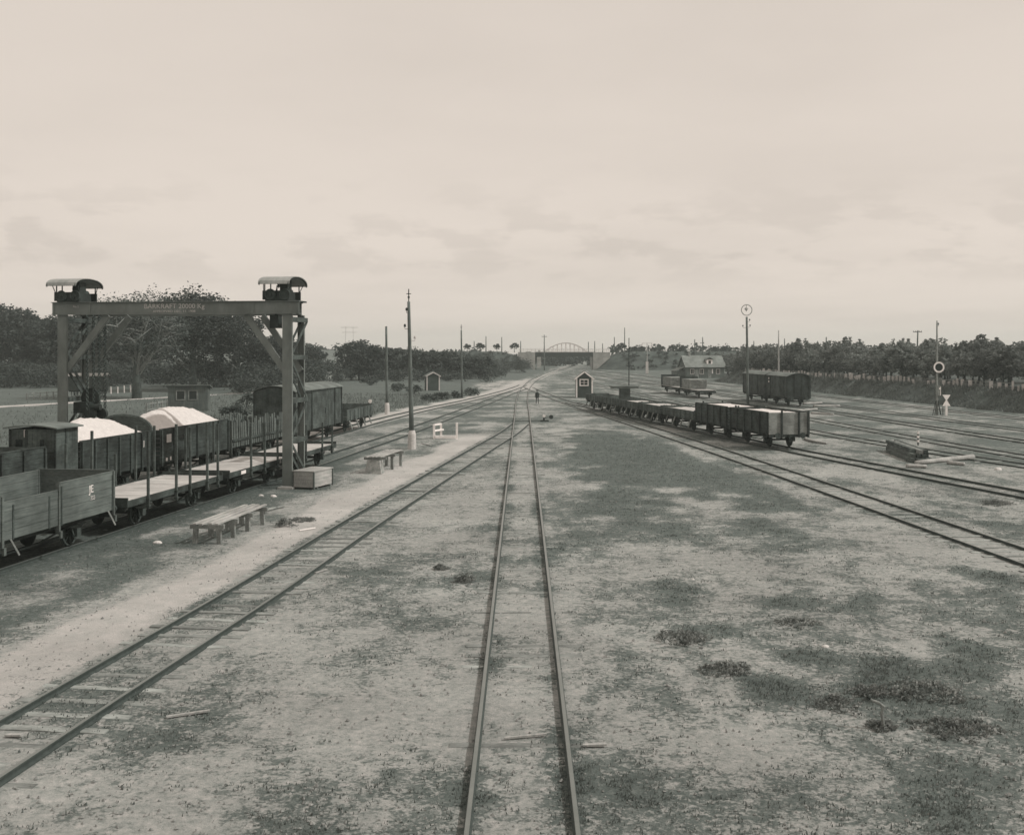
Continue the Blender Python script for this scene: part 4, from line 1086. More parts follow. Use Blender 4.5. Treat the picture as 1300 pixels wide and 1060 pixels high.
# ------------------------------------------------------------------ buildings
def boards_v(b, x0, x1, y, z0, z1f, wd, th, r):
    n = max(2, int((x1 - x0) / wd))
    for k in range(n):
        a, c = x0 + (x1 - x0) * k / n, x0 + (x1 - x0) * (k + 1) / n; m = (a + c) / 2; o = r.uniform(-.006, .006)
        b.bb(a + .004, c - .004, y - th / 2 + o, y + th / 2 + o, z0, z1f(m))
def gable_hut(name, label, cat, loc, rz, W, D, ze, zr, wallm, trimm, roofm, seed, window=None, door=None, trimw=.14, over=.18):
    c = empty(name, loc, rz, label, cat); r = random.Random(seed)
    top = lambda x: ze + (zr - ze) * (1 - abs(x) / (W / 2))
    b = MB(); boards_v(b, -W / 2, W / 2, 0, -.05, top, .16, .05, r); boards_v(b, -W / 2, W / 2, D, -.05, top, .16, .05, r)
    n = int(D / .16)
    for s in (-1, 1):
        for k in range(n): b.bb(s * W / 2 - .025, s * W / 2 + .025, .03 + (D - .06) * k / n + .004, .03 + (D - .06) * (k + 1) / n - .004, -.05, ze)
    wl = b.build('wall', wallm, c)
    b = MB()
    for s in (-1, 1):
        for y in (-.03, D + .03): b.bb(s * W / 2 - (trimw if s > 0 else .02), s * W / 2 + (.02 if s > 0 else trimw), y - .02, y + .02, 0, ze)
    b.build('corner_trim', trimm, wl)
    rf = MB(); d = Vector((W / 2 + over, 0, -(zr - ze) * (W / 2 + over) / (W / 2)))
    for s in (-1, 1):
        pk = (0, -over, zr + .05); ev = (s * d.x, -over, zr + .05 + d.z)
        rf.prism([pk, ev, (ev[0], ev[1], ev[2] + .06), (pk[0], pk[1], pk[2] + .075)], (0, 0, 0), (0, D + 2 * over, 0))
    ro = rf.build('roof', roofm, c)
    bg = MB()
    for s in (-1, 1):
        for y in (-over - .025, D + over + .025): bg.beam((0, y, zr + .02), (s * d.x, y, zr + .02 + d.z), .04, trimw)
    bg.build('bargeboard', trimm, ro)
    if window:
        x, z, w, h = window
        q = MB(); q.bb(x - w / 2, x + w / 2, -.05, -.028, z - h / 2, z + h / 2); wo = q.build('window', 'glass_dark', c)
        q = MB()
        for s in (-1, 1):
            q.bb(x + s * w / 2 - .07, x + s * w / 2 + .07, -.085, -.052, z - h / 2 - .07, z + h / 2 + .07); q.bb(x - w / 2 + .071, x + w / 2 - .071, -.083, -.053, z + s * h / 2 - .07, z + s * h / 2 + .07)
        q.bb(x - w / 2 + .07, x + w / 2 - .07, -.07, -.054, z - .025, z + .025); q.bb(x - .03, x + .03, -.072, -.055, z - h / 2 + .07, z + h / 2 - .07); q.build('window_frame', trimm, wo)
    if door:
        x, w, h = door; s = 1
        q = MB(); q.bb(W / 2 + .028, W / 2 + .06, x - w / 2, x + w / 2, .05, h); do = q.build('door', wallm, c)
        q = MB()
        for t in (-1, 1): q.bb(W / 2 + .03, W / 2 + .075, x + t * w / 2 - .05, x + t * w / 2 + .05, .02, h + .08)
        q.build('door_frame', trimm, do)
    return c
gable_hut('switch_hut', 'small dark gabled hut with white trim and a white-framed window, behind the wagons', 'hut', (8.85, 157, 0), R(-1), 2.35, 2.6, 2.75, 3.65, 'hut_boards', 'white_paint', 'roof_felt', 5, (-.05, 2.15, 1.15, .85), None, .17, .2)
gable_hut('outhouse', 'small dark outhouse with pale corner boards in the left meadow', 'hut', (-14.95, 185, 0), R(14), 2.2, 1.9, 2.45, 3.05, 'hut_boards', 'cream_trim', 'roof_felt', 6, None, (.95, .75, 1.9), .15, .2)
# flat-roofed shed behind the sand wagon
c = empty('yard_shed', (-37.0, 122, 0), R(10), 'low grey shed with two dark windows behind the tallest sand heap', 'shed'); r = random.Random(3)
b = MB(); boards_v(b, -2.1, 2.1, 0, 0, lambda x: 2.75, .2, .05, r); boards_v(b, -2.1, 2.1, 2.6, 0, lambda x: 2.35, .2, .05, r)
for s in (-1, 1):
    for k in range(13): b.bb(s * 2.1 - .025, s * 2.1 + .025, .03 + k * .195 + .004, .03 + (k + 1) * .195 - .004, 0, 2.72 - .03 * k)
b.build('wall', 'house_boards', c)
b = MB(); b.prism([(-2.4, -.3, 2.80), (2.4, -.3, 2.80), (2.4, -.3, 2.90), (-2.4, -.3, 2.90)], (0, 0, 0), (0, 3.2, -.42)); b.build('roof', 'roof_felt', c)
for x in (-.75, .55):
    b = MB(); b.bb(x - .42, x + .42, -.05, -.028, 1.25, 2.25); w = b.build('window', 'glass_dark', c)
    b = MB()
    for s in (-1, 1): b.bb(x + s * .45 - .05, x + s * .45 + .05, -.075, -.03, 1.2, 2.3); b.bb(x - .399, x + .399, -.074, -.031, 1.75 + s * .5 - .04, 1.75 + s * .5 + .04)
    b.build('window_frame', 'wood_grey', w)
# gabled house by the embankment: ridge runs along local x
def house():
    c = empty('gabled_house', (45.2, 272, 0), R(9), 'wooden house with a pale pitched roof and white dormer before the orchard', 'house'); r = random.Random(14)
    L_, D, ze, zr = 9.6, 6.4, 2.9, 5.4
    b = MB(); boards_v(b, -L_ / 2, L_ / 2, 0, 0, lambda x: ze, .22, .06, r); boards_v(b, -L_ / 2, L_ / 2, D, 0, lambda x: ze, .22, .06, r)
    n = 28
    for s in (-1, 1):
        for k in range(n):
            y = .04 + (D - .08) * (k + .5) / n; b.bb(s * L_ / 2 - .03, s * L_ / 2 + .03, y - (D - .08) / n / 2 + .004, y + (D - .08) / n / 2 - .004, 0, ze + (zr - ze) * (1 - abs(y - D / 2) / (D / 2)) - .03)
    b.build('wall', 'house_boards', c)
    b = MB()
    for s in (-1, 1):
        y0 = D / 2; e = D / 2 + .4; z0 = zr + .02; z1 = zr + .02 - (zr - ze) * e / (D / 2)
        b.prism([(-L_ / 2 - .4, y0, z0), (-L_ / 2 - .4, y0 + s * e, z1), (-L_ / 2 - .4, y0 + s * e, z1 + .1), (-L_ / 2 - .4, y0, z0 + .13)], (0, 0, 0), (L_ + .8, 0, 0))
    ro = b.build('roof', 'roof_slate', c)
    b = MB()
    for s in (-1, 1):
        for X in (-L_ / 2 - .43, L_ / 2 + .43): b.beam((X, D / 2, zr + .03), (X, D / 2 + s * (D / 2 + .4), zr + .03 - (zr - ze) * (D / 2 + .4) / (D / 2)), .05, .22)
    b.build('bargeboard', 'wood_grey', ro)
    b = MB(); b.bb(.55, 1.95, .55, 2.9, 3.2, 4.55); d = b.build('dormer', 'white_paint', ro)
    b = MB(); b.prism([(.3, .35, 4.5), (1.25, .35, 5.05), (2.2, .35, 4.5), (2.2, .35, 4.6), (1.25, .35, 5.17), (.3, .35, 4.6)], (0, 0, 0), (0, 2.5, 0)); b.build('dormer_roof', 'roof_felt', d)
    b = MB(); b.bb(.95, 1.55, .52, .548, 3.55, 4.3); b.build('window', 'glass_dark', d)
    b = MB(); b.bb(-3.3, -2.9, D / 2 - .25, D / 2 + .25, zr - .4, zr + .9); b.bb(-3.36, -2.84, D / 2 - .31, D / 2 + .31, zr + .9, zr + 1.02); b.build('chimney', 'stone', ro)
    for x in (-3.4, -1.0, 3.2):
        b = MB(); b.bb(x - .4, x + .4, -.055, -.035, 1.0, 2.2); w = b.build('window', 'glass_dark', c)
        b = MB()
        for s in (-1, 1): b.bb(x + s * .44 - .06, x + s * .44 + .06, -.09, -.036, .95, 2.25); b.bb(x - .379, x + .379, -.089, -.037, 1.6 + s * .61 - .05, 1.6 + s * .61 + .05)
        b.bb(x - .03, x + .03, -.07, -.056, 1.0, 2.2); b.build('window_frame', 'cream_trim', w)
    for x in (-2.2, 1.05):
        b = MB(); b.bb(x - .42, x + .42, -.07, -.034, .05, 2.1); b.build('door', 'wood_grey', c)
    b = MB(); b.bb(1.62, 1.9, -.08, -.035, 1.1, 2.2); b.build('notice_board', 'white_paint', c)
    for y in (1.9, 4.3):
        b = MB(); b.bb(-L_ / 2 - .055, -L_ / 2 - .035, y - .35, y + .35, 1.0, 2.1); b.build('window', 'glass_dark', c)
    # lean-to at the gable
    b = MB(); b.bb(-L_ / 2 - 2.2, -L_ / 2 - .04, 1.6, 5.6, 0, 1.7); w = b.build('annex', 'house_boards', c)
    b = MB(); b.prism([(-L_ / 2 - 2.5, 1.4, 1.72), (-L_ / 2 - .05, 1.4, 2.6), (-L_ / 2 - .05, 1.4, 2.7), (-L_ / 2 - 2.5, 1.4, 1.82)], (0, 0, 0), (0, 4.4, 0)); b.build('annex_roof', 'roof_slate', w)
house()
# fence on the bank
def bank_fence():
    c = empty('pale_fence', (0, 0, 0), 0, 'weathered fence of pale posts along the top of the right bank', 'fence'); r = random.Random(4)
    y = 108.0; k = 0; rest = MB()
    while y < 234:
        x = BANK(y) + 4.1; w = r.uniform(.18, .46); h = r.uniform(.7, 1.2); b = MB() if k < 100 else rest
        b.box((x + r.uniform(-.1, .1), y, 2.0 + h / 2), (.06, w, h), M=Matrix.Rotation(R(80) + r.uniform(-.2, .2), 4, 'Z') @ Matrix.Rotation(r.uniform(-.05, .05), 4, 'Y'))
        if k < 100: b.build('post', 'cream_trim' if r.random() < .75 else 'wood_grey', c)
        y += r.uniform(.9, 1.5); k += 1
    if rest.v: tag(rest.build('posts', 'wood_pale', c), kind='stuff')
    for z in (2.55, 2.9):
        q = MB(); q.tube([(BANK(yy) + 4.18, yy, z + .03 * math.sin(yy)) for yy in range(108, 236, 3)], .035, 5); q.build('rail', 'wood_grey', c)
bank_fence()
# fences and the cart in the left meadow
def post_fence(label, pts, h, n, m, rails=True):
    a, e = Vector(pts[0]), Vector(pts[1]); c = empty('post_fence', a, 0, label, 'fence'); d = e - a; r = random.Random(int(a.x * 10))
    for k in range(n):
        q = d * (k / (n - 1)); hh = h * r.uniform(.9, 1.1); b = MB(); b.beam((q.x, q.y, -.1), (q.x + r.uniform(-.06, .06), q.y, hh), .13, .13); b.build('post', m, c)
    if rails:
        for z in (.5, .9):
            b = MB(); b.beam((0, 0, h * z), (d.x, d.y, h * z), .05, .1); b.build('rail', m, c)
post_fence('three short white posts beside the country road under the crane', (P(141, 500), P(166, 498)), 1.1, 4, 'white_paint', False)
post_fence('low grey rail fence beside the country road left of the crane', (P(34, 508), P(76, 506)), 1.0, 6, 'wood_grey')
post_fence('thin post and rail fence between the big tree and the grey shed', (P(186, 530), P(212, 526)), 1.5, 5, 'wood_grey')
p = P(112, 504)
c = empty('covered_cart', p, R(8), 'boxy covered cart on wheels in the meadow behind the crane leg', 'cart'); r = random.Random(6)
b = MB(); boards_v(b, -2.6, 2.6, -.9, .95, lambda x: 3.0, .25, .05, r); boards_v(b, -2.6, 2.6, .9, .95, lambda x: 3.0, .25, .05, r)
for s in (-1, 1): b.bb(s * 2.6 - .03, s * 2.6 + .03, -.87, .87, .95, 3.0)
b.build('body', 'hut_boards', c)
b = MB(); b.prism([(-2.8, -1.15, 3.0), (-2.8, 0, 3.35), (-2.8, 1.15, 3.0), (-2.8, 1.15, 3.08), (-2.8, 0, 3.45), (-2.8, -1.15, 3.08)], (0, 0, 0), (5.6, 0, 0)); b.build('roof', 'concrete', c)
for x in (-1.7, 1.7):
    for s in (-1, 1):
        b = MB(); b.ring((x, s * .8, .5), (0, 1, 0), .46, .05, 18); 
        for k in range(6): b.beam((x, s * .8, .5), (x + .44 * math.cos(k * 1.047), s * .8, .5 + .44 * math.sin(k * 1.047)), .05, .05, up=(0, 1, 0))
        b.build('wheel', 'iron_dark', c)
b = MB(); b.bb(-2.5, 2.5, -.7, .7, .78, .948); b.beam((-1.7, -.8, .5), (-1.7, .8, .5), .1, .1); b.beam((1.7, -.8, .5), (1.7, .8, .5), .1, .1); b.build('chassis', 'iron_dark', c)

# ------------------------------------------------------------------ trees
def leaf_mesh(name, clumps, per, size, seed, m, flat=.35):
    r = random.Random(seed); v = []; f = []
    for (cx, cy, cz, cr) in clumps:
        n = int(per * (cr ** 1.6) * r.uniform(.7, 1.25))
        for _ in range(n):
            while True:
                a, b_, d = r.uniform(-1, 1), r.uniform(-1, 1), r.uniform(-1, 1); q = a * a + b_ * b_ + d * d
                if q <= 1: break
            k = (.35 + .65 * r.random()); x, y, z = cx + a * cr * k * 1.15, cy + b_ * cr * k * 1.15, cz + d * cr * k * .8
            s = size * r.uniform(.6, 1.35)
            u = Vector((r.gauss(0, 1), r.gauss(0, 1), r.gauss(0, flat))).normalized(); w = u.cross(Vector((r.gauss(0, 1), r.gauss(0, 1), r.gauss(0, 1)))).normalized()
            o = len(v); p_ = Vector((x, y, z)); u *= s; w *= s * .62
            v.extend([tuple(p_ - u), tuple(p_ + w * .9 - u * .1), tuple(p_ + u), tuple(p_ - w)]); f.append((o, o + 1, o + 2, o + 3))
    me = bpy.data.meshes.new(name); me.from_pydata(v, [], f); me.materials.append(MATS[m])
    return me
LS, LN = .78, 1.55
def tree(name, label, loc, h, cw, th, seed, per=60, size=.28, nl=9, nc=60, m='leaf_dark', bark='bark', group=None, shape=1.0, tr=None, sub=3, gap=.0, shoots=0):
    """h height, cw crown half width, th height of the crown's underside"""
    r = random.Random(seed); c = empty(name, loc, r.random() * 6, label, 'tree' if 'shrub' not in name else 'shrub', group)
    tr = tr or h * .026; cz = (h + th) / 2; ch = (h - th) / 2
    b = MB(); wob = [(r.gauss(0, .012) * h * k, r.gauss(0, .012) * h * k) for k in (0, .3, .6, 1)]
    tt = th + (h - th) * .55
    tp = [(wob[k][0], wob[k][1], -.2 if k == 0 else tt * k / 3) for k in range(4)]
    b.tube(tp, [tr * 1.35, tr, tr * .8, tr * .35], 9)
    if bark == 'bark_pale': b.build('trunk', 'bark', c, True); b = MB()
    clumps = []
    for i in range(nl):
        a = i * 2.399 + r.uniform(-.4, .4); t0 = r.uniform(max(.25, th * .9 / tt) if tt else .4, .95); p0 = Vector((wob[2][0] * t0, wob[2][1] * t0, tt * t0))
        el_ = r.uniform(-.25, 1.0); e = Vector((math.cos(a) * cw * .85 * math.cos(el_ * 1.2), math.sin(a) * cw * .85 * math.cos(el_ * 1.2), cz + ch * .8 * math.sin(el_ * 1.3)))
        mid = p0.lerp(e, .5) + Vector((r.gauss(0, .06) * cw, r.gauss(0, .06) * cw, -.04 * h * r.random() + .05 * h))
        rr = tr * .42 * r.uniform(.7, 1.1)
        b.tube([p0, mid, e], [rr, rr * .6, rr * .15], 6)
        clumps.append((e.x, e.y, e.z, cw * .30 * r.uniform(.8, 1.2)))
        for _ in range(sub):
            s0 = p0.lerp(mid, r.uniform(.3, 1)) if r.random() < .5 else mid.lerp(e, r.uniform(0, .8)); dv = Vector((r.gauss(0, 1), r.gauss(0, 1), abs(r.gauss(.5, .5)))).normalized() * cw * r.uniform(.25, .5); e2 = s0 + dv
            b.tube([s0, s0 + dv * .5 + Vector((0, 0, .03 * h * r.random())), e2], [rr * .4, rr * .25, rr * .08], 5); clumps.append((e2.x, e2.y, e2.z, cw * .24 * r.uniform(.7, 1.2)))
    b.build('boughs' if bark == 'bark_pale' else 'trunk', bark, c, True)
    for _ in range(nc):
        while True:
            x, y, z = r.uniform(-1, 1), r.uniform(-1, 1), r.uniform(-1, 1); q = x * x + y * y + z * z
            q = x * x + y * y + abs(z) ** 3.2
            if .12 < q <= 1: break
        k = cw * (1 - .35 * max(0, z) * shape) * r.uniform(.88, 1.1)
        if noise.noise(Vector((x * 1.9 + seed, y * 1.9, z * 1.9))) < -.28 + gap: continue
        clumps.append((x * k, y * k, cz + z * ch * .93, cw * r.uniform(.14, .27)))
    if shoots:
        for _ in range(shoots):
            x, y = r.gauss(0, .42) * cw, r.gauss(0, .42) * cw; zt = h * r.uniform(.92, 1.16) - .25 * math.hypot(x, y)
            for j in range(4): clumps.append((x + .1 * j * r.uniform(-1, 1), y + .1 * j * r.uniform(-1, 1), zt - .3 * j, .30))
    me = leaf_mesh('crown', clumps, per * LN, size * LS, seed + 1, m)
    o = bpy.data.objects.new('crown', me); COL.objects.link(o); o.parent = c
    return c
GT = 'trees behind the left meadow'
tree('broadleaf_tree', 'large tree with pale bare-looking boughs spreading under the crane beam', P(174, 506), 15.0, 7.8, 1.6, 101, 11, .19, 30, 22, 'leaf_mid', 'bark_pale', GT, .5, .55, 9, .05)
tree('broadleaf_tree', 'tall broad tree with pale boughs behind the grey shed', P(245, 496), 16.4, 9.4, 1.4, 102, 17, .30, 24, 100, 'leaf_dark', 'bark_pale', GT, .6, .55, 9, -.05)
tree('broadleaf_tree', 'dense dark tree directly left of the right crane leg brace', P(302, 491), 14.2, 7.2, .2, 103, 32, .32, 10, 130, 'leaf_dark', 'bark', GT, .8)
tree('broadleaf_tree', 'low dark tree behind the left boxcar', P(350, 489), 9.8, 6.6, .1, 104, 34, .32, 8, 110, 'leaf_dark', 'bark', GT, .8)
tree('broadleaf_tree', 'dark tree seen just right of the right crane leg', P(392, 482), 7.8, 5.0, .1, 105, 34, .34, 8, 90, 'leaf_dark', 'bark', GT, .8)
tree('broadleaf_tree', 'tall dark tree at the left picture edge', P(4, 482), 18.6, 10.0, .2, 106, 24, .42, 12, 170, 'leaf_dark', 'bark', GT, .8)
tree('broadleaf_tree', 'pointed dark tree second from the left picture edge', P(52, 483), 14.6, 6.4, .2, 107, 34, .40, 10, 130, 'leaf_dark', 'bark', GT, 1.6)
tree('broadleaf_tree', 'rounded dark tree behind the left crane leg', P(98, 484), 15.8, 9.0, .2, 108, 24, .42, 12, 170, 'leaf_dark', 'bark', GT, .7)
tree('broadleaf_tree', 'dark tree behind the left crane brace beside the branching tree', P(146, 486), 15.5, 9.0, .2, 109, 26, .40, 10, 170, 'leaf_dark', 'bark', GT, .8)
GB = 'bushy trees beyond the outhouse'
tree('bushy_tree', 'big rounded bushy tree left of the plain pole with a white foot', P(456, 483), 9.2, 5.6, .2, 111, 30, .36, 8, 110, 'leaf_dark', 'bark', GB, .5)
tree('bushy_tree', 'dark bushy tree immediately behind the plain pole with a white foot', P(482, 482), 7.9, 4.8, .2, 112, 36, .36, 8, 80, 'leaf_dark', 'bark', GB, .6)
for px, top, sd, lab in ((508, 441, 113, 'spiky dark bushy tree just left of the tallest pole'), (528, 444, 114, 'bushy tree just right of the tallest pole'), (548, 446, 115, 'bushy tree standing behind the outhouse roof'), (567, 445, 116, 'bushy tree between the outhouse and the slim pole'), (588, 452, 117, 'low bushy tree behind the slim pole'), (608, 455, 118, 'low bushy tree right of the slim pole')):
    p = P(px, 481); tree('bushy_tree', lab, p, 6.6 + (446 - top) * p.y / 1400, 4.2, .2, sd, 40, .36, 7, 60, 'leaf_dark', 'bark', GB, .7)
# meadow bushes at the foot of the crane and along the ballast edge
for i, (px, py, h, w) in enumerate(((470, 489, 1.6, 2.4), (420, 494, 1.6, 3.0), (545, 509, .9, 1.6), (560, 507, 1.0, 1.5), (575, 505.5, 1.1, 1.6), (596, 502.5, 1.2, 2.0), (525, 500, 1.5, 1.9), (505, 497, 1.5, 2.2), (300, 530, 1.6, 2.2), (312, 520, 2.2, 2.4))):
    p = P(px, py); c = empty('shrub', p, i, 'low leafy shrub in the rough grass left of the tracks', 'shrub', 'low shrubs left of the tracks')
    r = random.Random(300 + i); cl = [(r.uniform(-1, 1) * w * .7, r.uniform(-1, 1) * w * .5, h * r.uniform(.25, .75), w * r.uniform(.25, .4)) for _ in range(9)]
    o = bpy.data.objects.new('foliage', leaf_mesh('foliage', cl, 120, .15, 400 + i, 'leaf_mid')); COL.objects.link(o); o.parent = c
    b = MB()
    for q in cl: b.tube([(0, 0, -.1), (q[0] * .5, q[1] * .5, q[2] * .6), q[:3]], [.04, .03, .01], 5)
    b.build('stem', 'bark', c)
# small round trees on the road embankment
t0 = None
for i, (px, top) in enumerate(((593, 437), (610, 436), (631, 437), (653, 436), (786, 441), (789, 436), (805, 440), (815, 440), (829, 441), (841, 440), (853, 438), (866, 439), (879, 441), (893, 440), (906, 441), (920, 440), (935, 441), (950, 441))):
    z = 6.6 + (446 - top) * 400 / 1400
    if t0 is None:
        t0 = tree('round_tree', 'small round-headed tree on the road embankment left of the bridge', ((px - 663) * 400 / 1400, 400, 6.35), 3.4, 1.5, .9, 150, 150, .22, 6, 40, 'leaf_far', 'bark', 'small trees on the road embankment', .4, .09)
        q = t0
    else: q = copy_tree(t0)
    q.location = ((px - 663) * 400 / 1400, 400 - (i % 3), 6.35); s = (z - 6.35) / 3.4 * 1.06; q.scale = (s * (1 if i < 4 else 1.35), s * 1.2, s); q.rotation_euler.z = i * 1.7
    if i >= 4: q['label'] = 'small round-headed tree in the row on the embankment right of the bridge'
# orchard beyond the bank
pro = []
for k in range(6):
    pro.append(tree('orchard_tree', 'leafy fruit tree in the orchard behind the pale fence on the right', (0, 0, 0), 4.5 + .2 * k, 2.7, .8, 200 + k, 46, .25, 9, 46, 'leaf_orchard', 'bark', 'orchard trees', .1, .13, 4, .12, 16))
used = set(); r = random.Random(17); n_or = 0
for row in range(4):
    y = 96 + row * 1.7
    while y < 330:
        x = BANK(min(y, 235)) - .0855 * max(0, y - 235) + 7.6 + row * 5.0 + r.uniform(-.6, .6)
        if y > 250: x += 14 * sm(250, 270, y)
        if x < .53 * y and not (row >= 2 and y < 150):
            k = r.randrange(6); q = pro[k] if k not in used else copy_tree(pro[k]); used.add(k)
            q.location = (x, y, bz(x, y) - .05); s = r.uniform(.85, 1.12); q.scale = (s * 1.05, s * 1.05, s * r.uniform(.92, 1.1)); q.rotation_euler.z = r.random() * 6.28; n_or += 1
        y += r.uniform(4.6, 6.4)
for k in range(6):
    if k not in used:
        for ch in list(pro[k].children): bpy.data.objects.remove(ch)
        bpy.data.objects.remove(pro[k])
# far wood line
def far_wood():
    r = random.Random(55); cl = []
    for _ in range(260):
        x = r.uniform(-330, -20); cl.append((x, 560 + r.uniform(-20, 20), r.uniform(1.5, 6.5) + (3 if x < -80 else 0), r.uniform(2.5, 4.5)))
    for _ in range(130): cl.append((r.uniform(-25, 60), 500 + r.uniform(-15, 15), r.uniform(.5, 4.5), r.uniform(2.0, 3.5)))
    for _ in range(170): x = r.uniform(36, 130); t = r.random(); cl.append((x, 386.5 + t * 9, 6.3 * t * min(1, (x - 25.5) / 9) + .1, r.uniform(.5, 1.1)))
    for _ in range(420):
        x = r.uniform(40, 420); cl.append((x, 470 + r.uniform(-20, 20), r.uniform(1.5, 7.5), r.uniform(2.5, 4.5)))
    o = bpy.data.objects.new('far_wood', leaf_mesh('far_wood', cl, 9, .8, 56, 'leaf_far')); COL.objects.link(o)
    tag(o, 'far low wood merging into one dark band on the horizon', 'wood', kind='stuff')
far_wood()
def undergrowth():
    r = random.Random(66); cl = []
    for _ in range(420):
        px = r.uniform(-40, 420); Y = r.uniform(195, 262) if px < 300 else r.uniform(165, 240); cl.append(((px - 663) * Y / 1400, Y, r.uniform(.4, 3.8), r.uniform(1.4, 2.8)))
    for _ in range(120):
        px = r.uniform(425, 640); Y = r.uniform(236, 300); cl.append(((px - 663) * Y / 1400, Y, r.uniform(.3, 2.2), r.uniform(1.2, 2.2)))
    for _ in range(70):
        px = r.uniform(590, 668); Y = r.uniform(330, 375); cl.append(((px - 663) * Y / 1400, Y, r.uniform(.3, 3.8), r.uniform(1.5, 2.6)))
    for _ in range(260): x = r.uniform(-75, 1); t = r.random(); cl.append((x, 386.5 + t * 9, 6.2 * t * min(1, (5.5 - x) / 9) + .2, r.uniform(.7, 1.5)))
    o = bpy.data.objects.new('undergrowth', leaf_mesh('undergrowth', cl, 60, .22, 67, 'leaf_dark')); COL.objects.link(o)
    tag(o, 'dark tangled undergrowth filling the gaps below the left trees', 'undergrowth', kind='stuff')
undergrowth()
# trodden strip behind the pale fence
b = MB(); ys = list(range(60, 236, 4))
for i in range(len(ys) - 1):
    a, e = ys[i], ys[i + 1]; b.add([(BANK(a) + 4.5, a, 2.13), (BANK(a) + 6.6, a, 2.11), (BANK(e) + 6.6, e, 2.11), (BANK(e) + 4.5, e, 2.13)], [(0, 1, 2, 3)])
tag(b.build('path', 'path_soil'), kind='structure')
b = MB()
for i in range(8):
    a, e = 92 + i * 9, 101 + i * 9; f_ = lambda q: -62 + (q - 130) * .40 + .5 * math.sin(q * .13)
    b.add([(f_(a) - 1.2, a, .03), (f_(a) + 1.2, a, .03), (f_(e) + 1.2, e, .03), (f_(e) - 1.2, e, .03)], [(0, 1, 2, 3)])
tag(b.build('road', 'road_dust'), kind='structure')

# ------------------------------------------------------------------ things lying in the yard
def staging(name, label, loc, rz, L_, Wd, z, seed, m, legs, block=False, npl=4):
    c = empty(name, loc, rz, label, 'trestle'); r = random.Random(seed)
    for k in range(npl):
        x = -Wd / 2 + Wd * (k + .5) / npl; b = MB(); y0 = r.uniform(-.18, .05); y1 = L_ + r.uniform(-.1, .3)
        b.beam((x + r.uniform(-.02, .02), y0, z - .03 + r.uniform(-.01, .01)), (x + r.uniform(-.03, .03), y1, z - .03 + r.uniform(-.01, .015)), Wd / npl * .5, .055); b.build('plank', m, c)
    for t in legs:
        b = MB(); b.beam((-Wd / 2 - .12, t * L_, z - .14), (Wd / 2 + .12, t * L_ + r.uniform(-.03, .03), z - .14), .13, .15); b.build('crossbeam', 'wood_grey', c)
        for s in (-1, 1):
            if block and t == legs[0]: continue
            b = MB(); b.beam((s * Wd * .42 + r.uniform(-.03, .03), t * L_, -.05), (s * Wd * .42, t * L_, z - .2), .15, .14, up=(0, 1, 0)); b.build('leg', 'wood_grey', c)
    if block:
        b = MB(); b.prism([(-.46, -.1, -.02), (.46, -.1, -.02), (.34, 0, z - .22), (-.36, 0, z - .22)], (0, 0, 0), (0, .6, 0)); b.build('stone_block', 'stone', c)
p = (P(248, 689.6) + P(276, 690.6)) / 2
staging('plank_trestle', 'nearest low plank trestle on stubby legs between the flat wagon and the path', p, -R(7), 4.5, .98, .72, 3, 'wood_pale', (.02, .3, .62, .95))
p = P(474, 601); p.z = 0
staging('plank_trestle', 'farther plank trestle resting on a grey stone block below the tallest pole', p, -R(9), 4.4, 1.0, .92, 4, 'wood_pale', (.08, .5, .92), True)
# crate
p = P(398.5, 621.5)
c = empty('wooden_crate', p, -R(17), 'closed weathered wooden crate standing right of the crane leg', 'crate'); r = random.Random(6)
W_, D_, h_ = 1.12, 1.95, .82
b = MB(); boards(b, 'x', .03, (-W_ + .04, -.04), .08, h_, 4, .04, r); boards(b, 'x', D_ - .03, (-W_ + .04, -.04), .08, h_, 4, .04, r); boards(b, 'y', -.03, (.06, D_ - .06), .08, h_, 4, .04, r); boards(b, 'y', -W_ + .03, (.06, D_ - .06), .08, h_, 4, .04, r); b.build('side', 'wood_pale', c)
b = MB()
for k in range(8): b.bb(-W_ - .03, .03, -.03 + (D_ + .06) * k / 8 + .004, -.03 + (D_ + .06) * (k + 1) / 8 - .004, h_ + .005, h_ + .05 + r.uniform(0, .006))
b.build('lid', 'wood_pale', c)
for x, y in ((0, 0), (-W_, 0), (0, D_), (-W_, D_)):
    b = MB(); b.bb(x - .035, x + .035, y - .035, y + .035, 0, h_); b.build('corner_post', 'wood_weathered', c)
b = MB()
for y in (.3, D_ - .3): b.bb(-W_ - .05, .05, y - .06, y + .06, -.03, .075)
b.build('skid', 'wood_weathered', c)
# white frame
p = P(580, 557)
c = empty('white_frame', p, 0, 'pale openwork frame of thin timbers standing in the grass right of the tallest pole', 'frame')
def fb(a, e, w=.1): b = MB(); b.beam(a, e, w, w); return b
for a, e in (((0, 0, -.05), (0, 0, 1.22)), ((-1.72, .1, -.05), (-1.74, .1, 1.05)), ((-1.25, .9, -.05), (-1.27, .9, 1.1))): fb(a, e, .15).build('post', 'white_paint', c)
for a, e in (((-1.64, .03, .13), (-.08, -.02, .13)), ((-1.73, .17, 1.03), (-1.27, .84, 1.07)), ((-1.72, .16, .6), (-1.1, 1.0, .62)), ((-1.7, .16, .1), (-1.3, .84, .1))): fb(a, e, .20 if a[2] == .13 else .12).build('rail', 'white_paint', c)
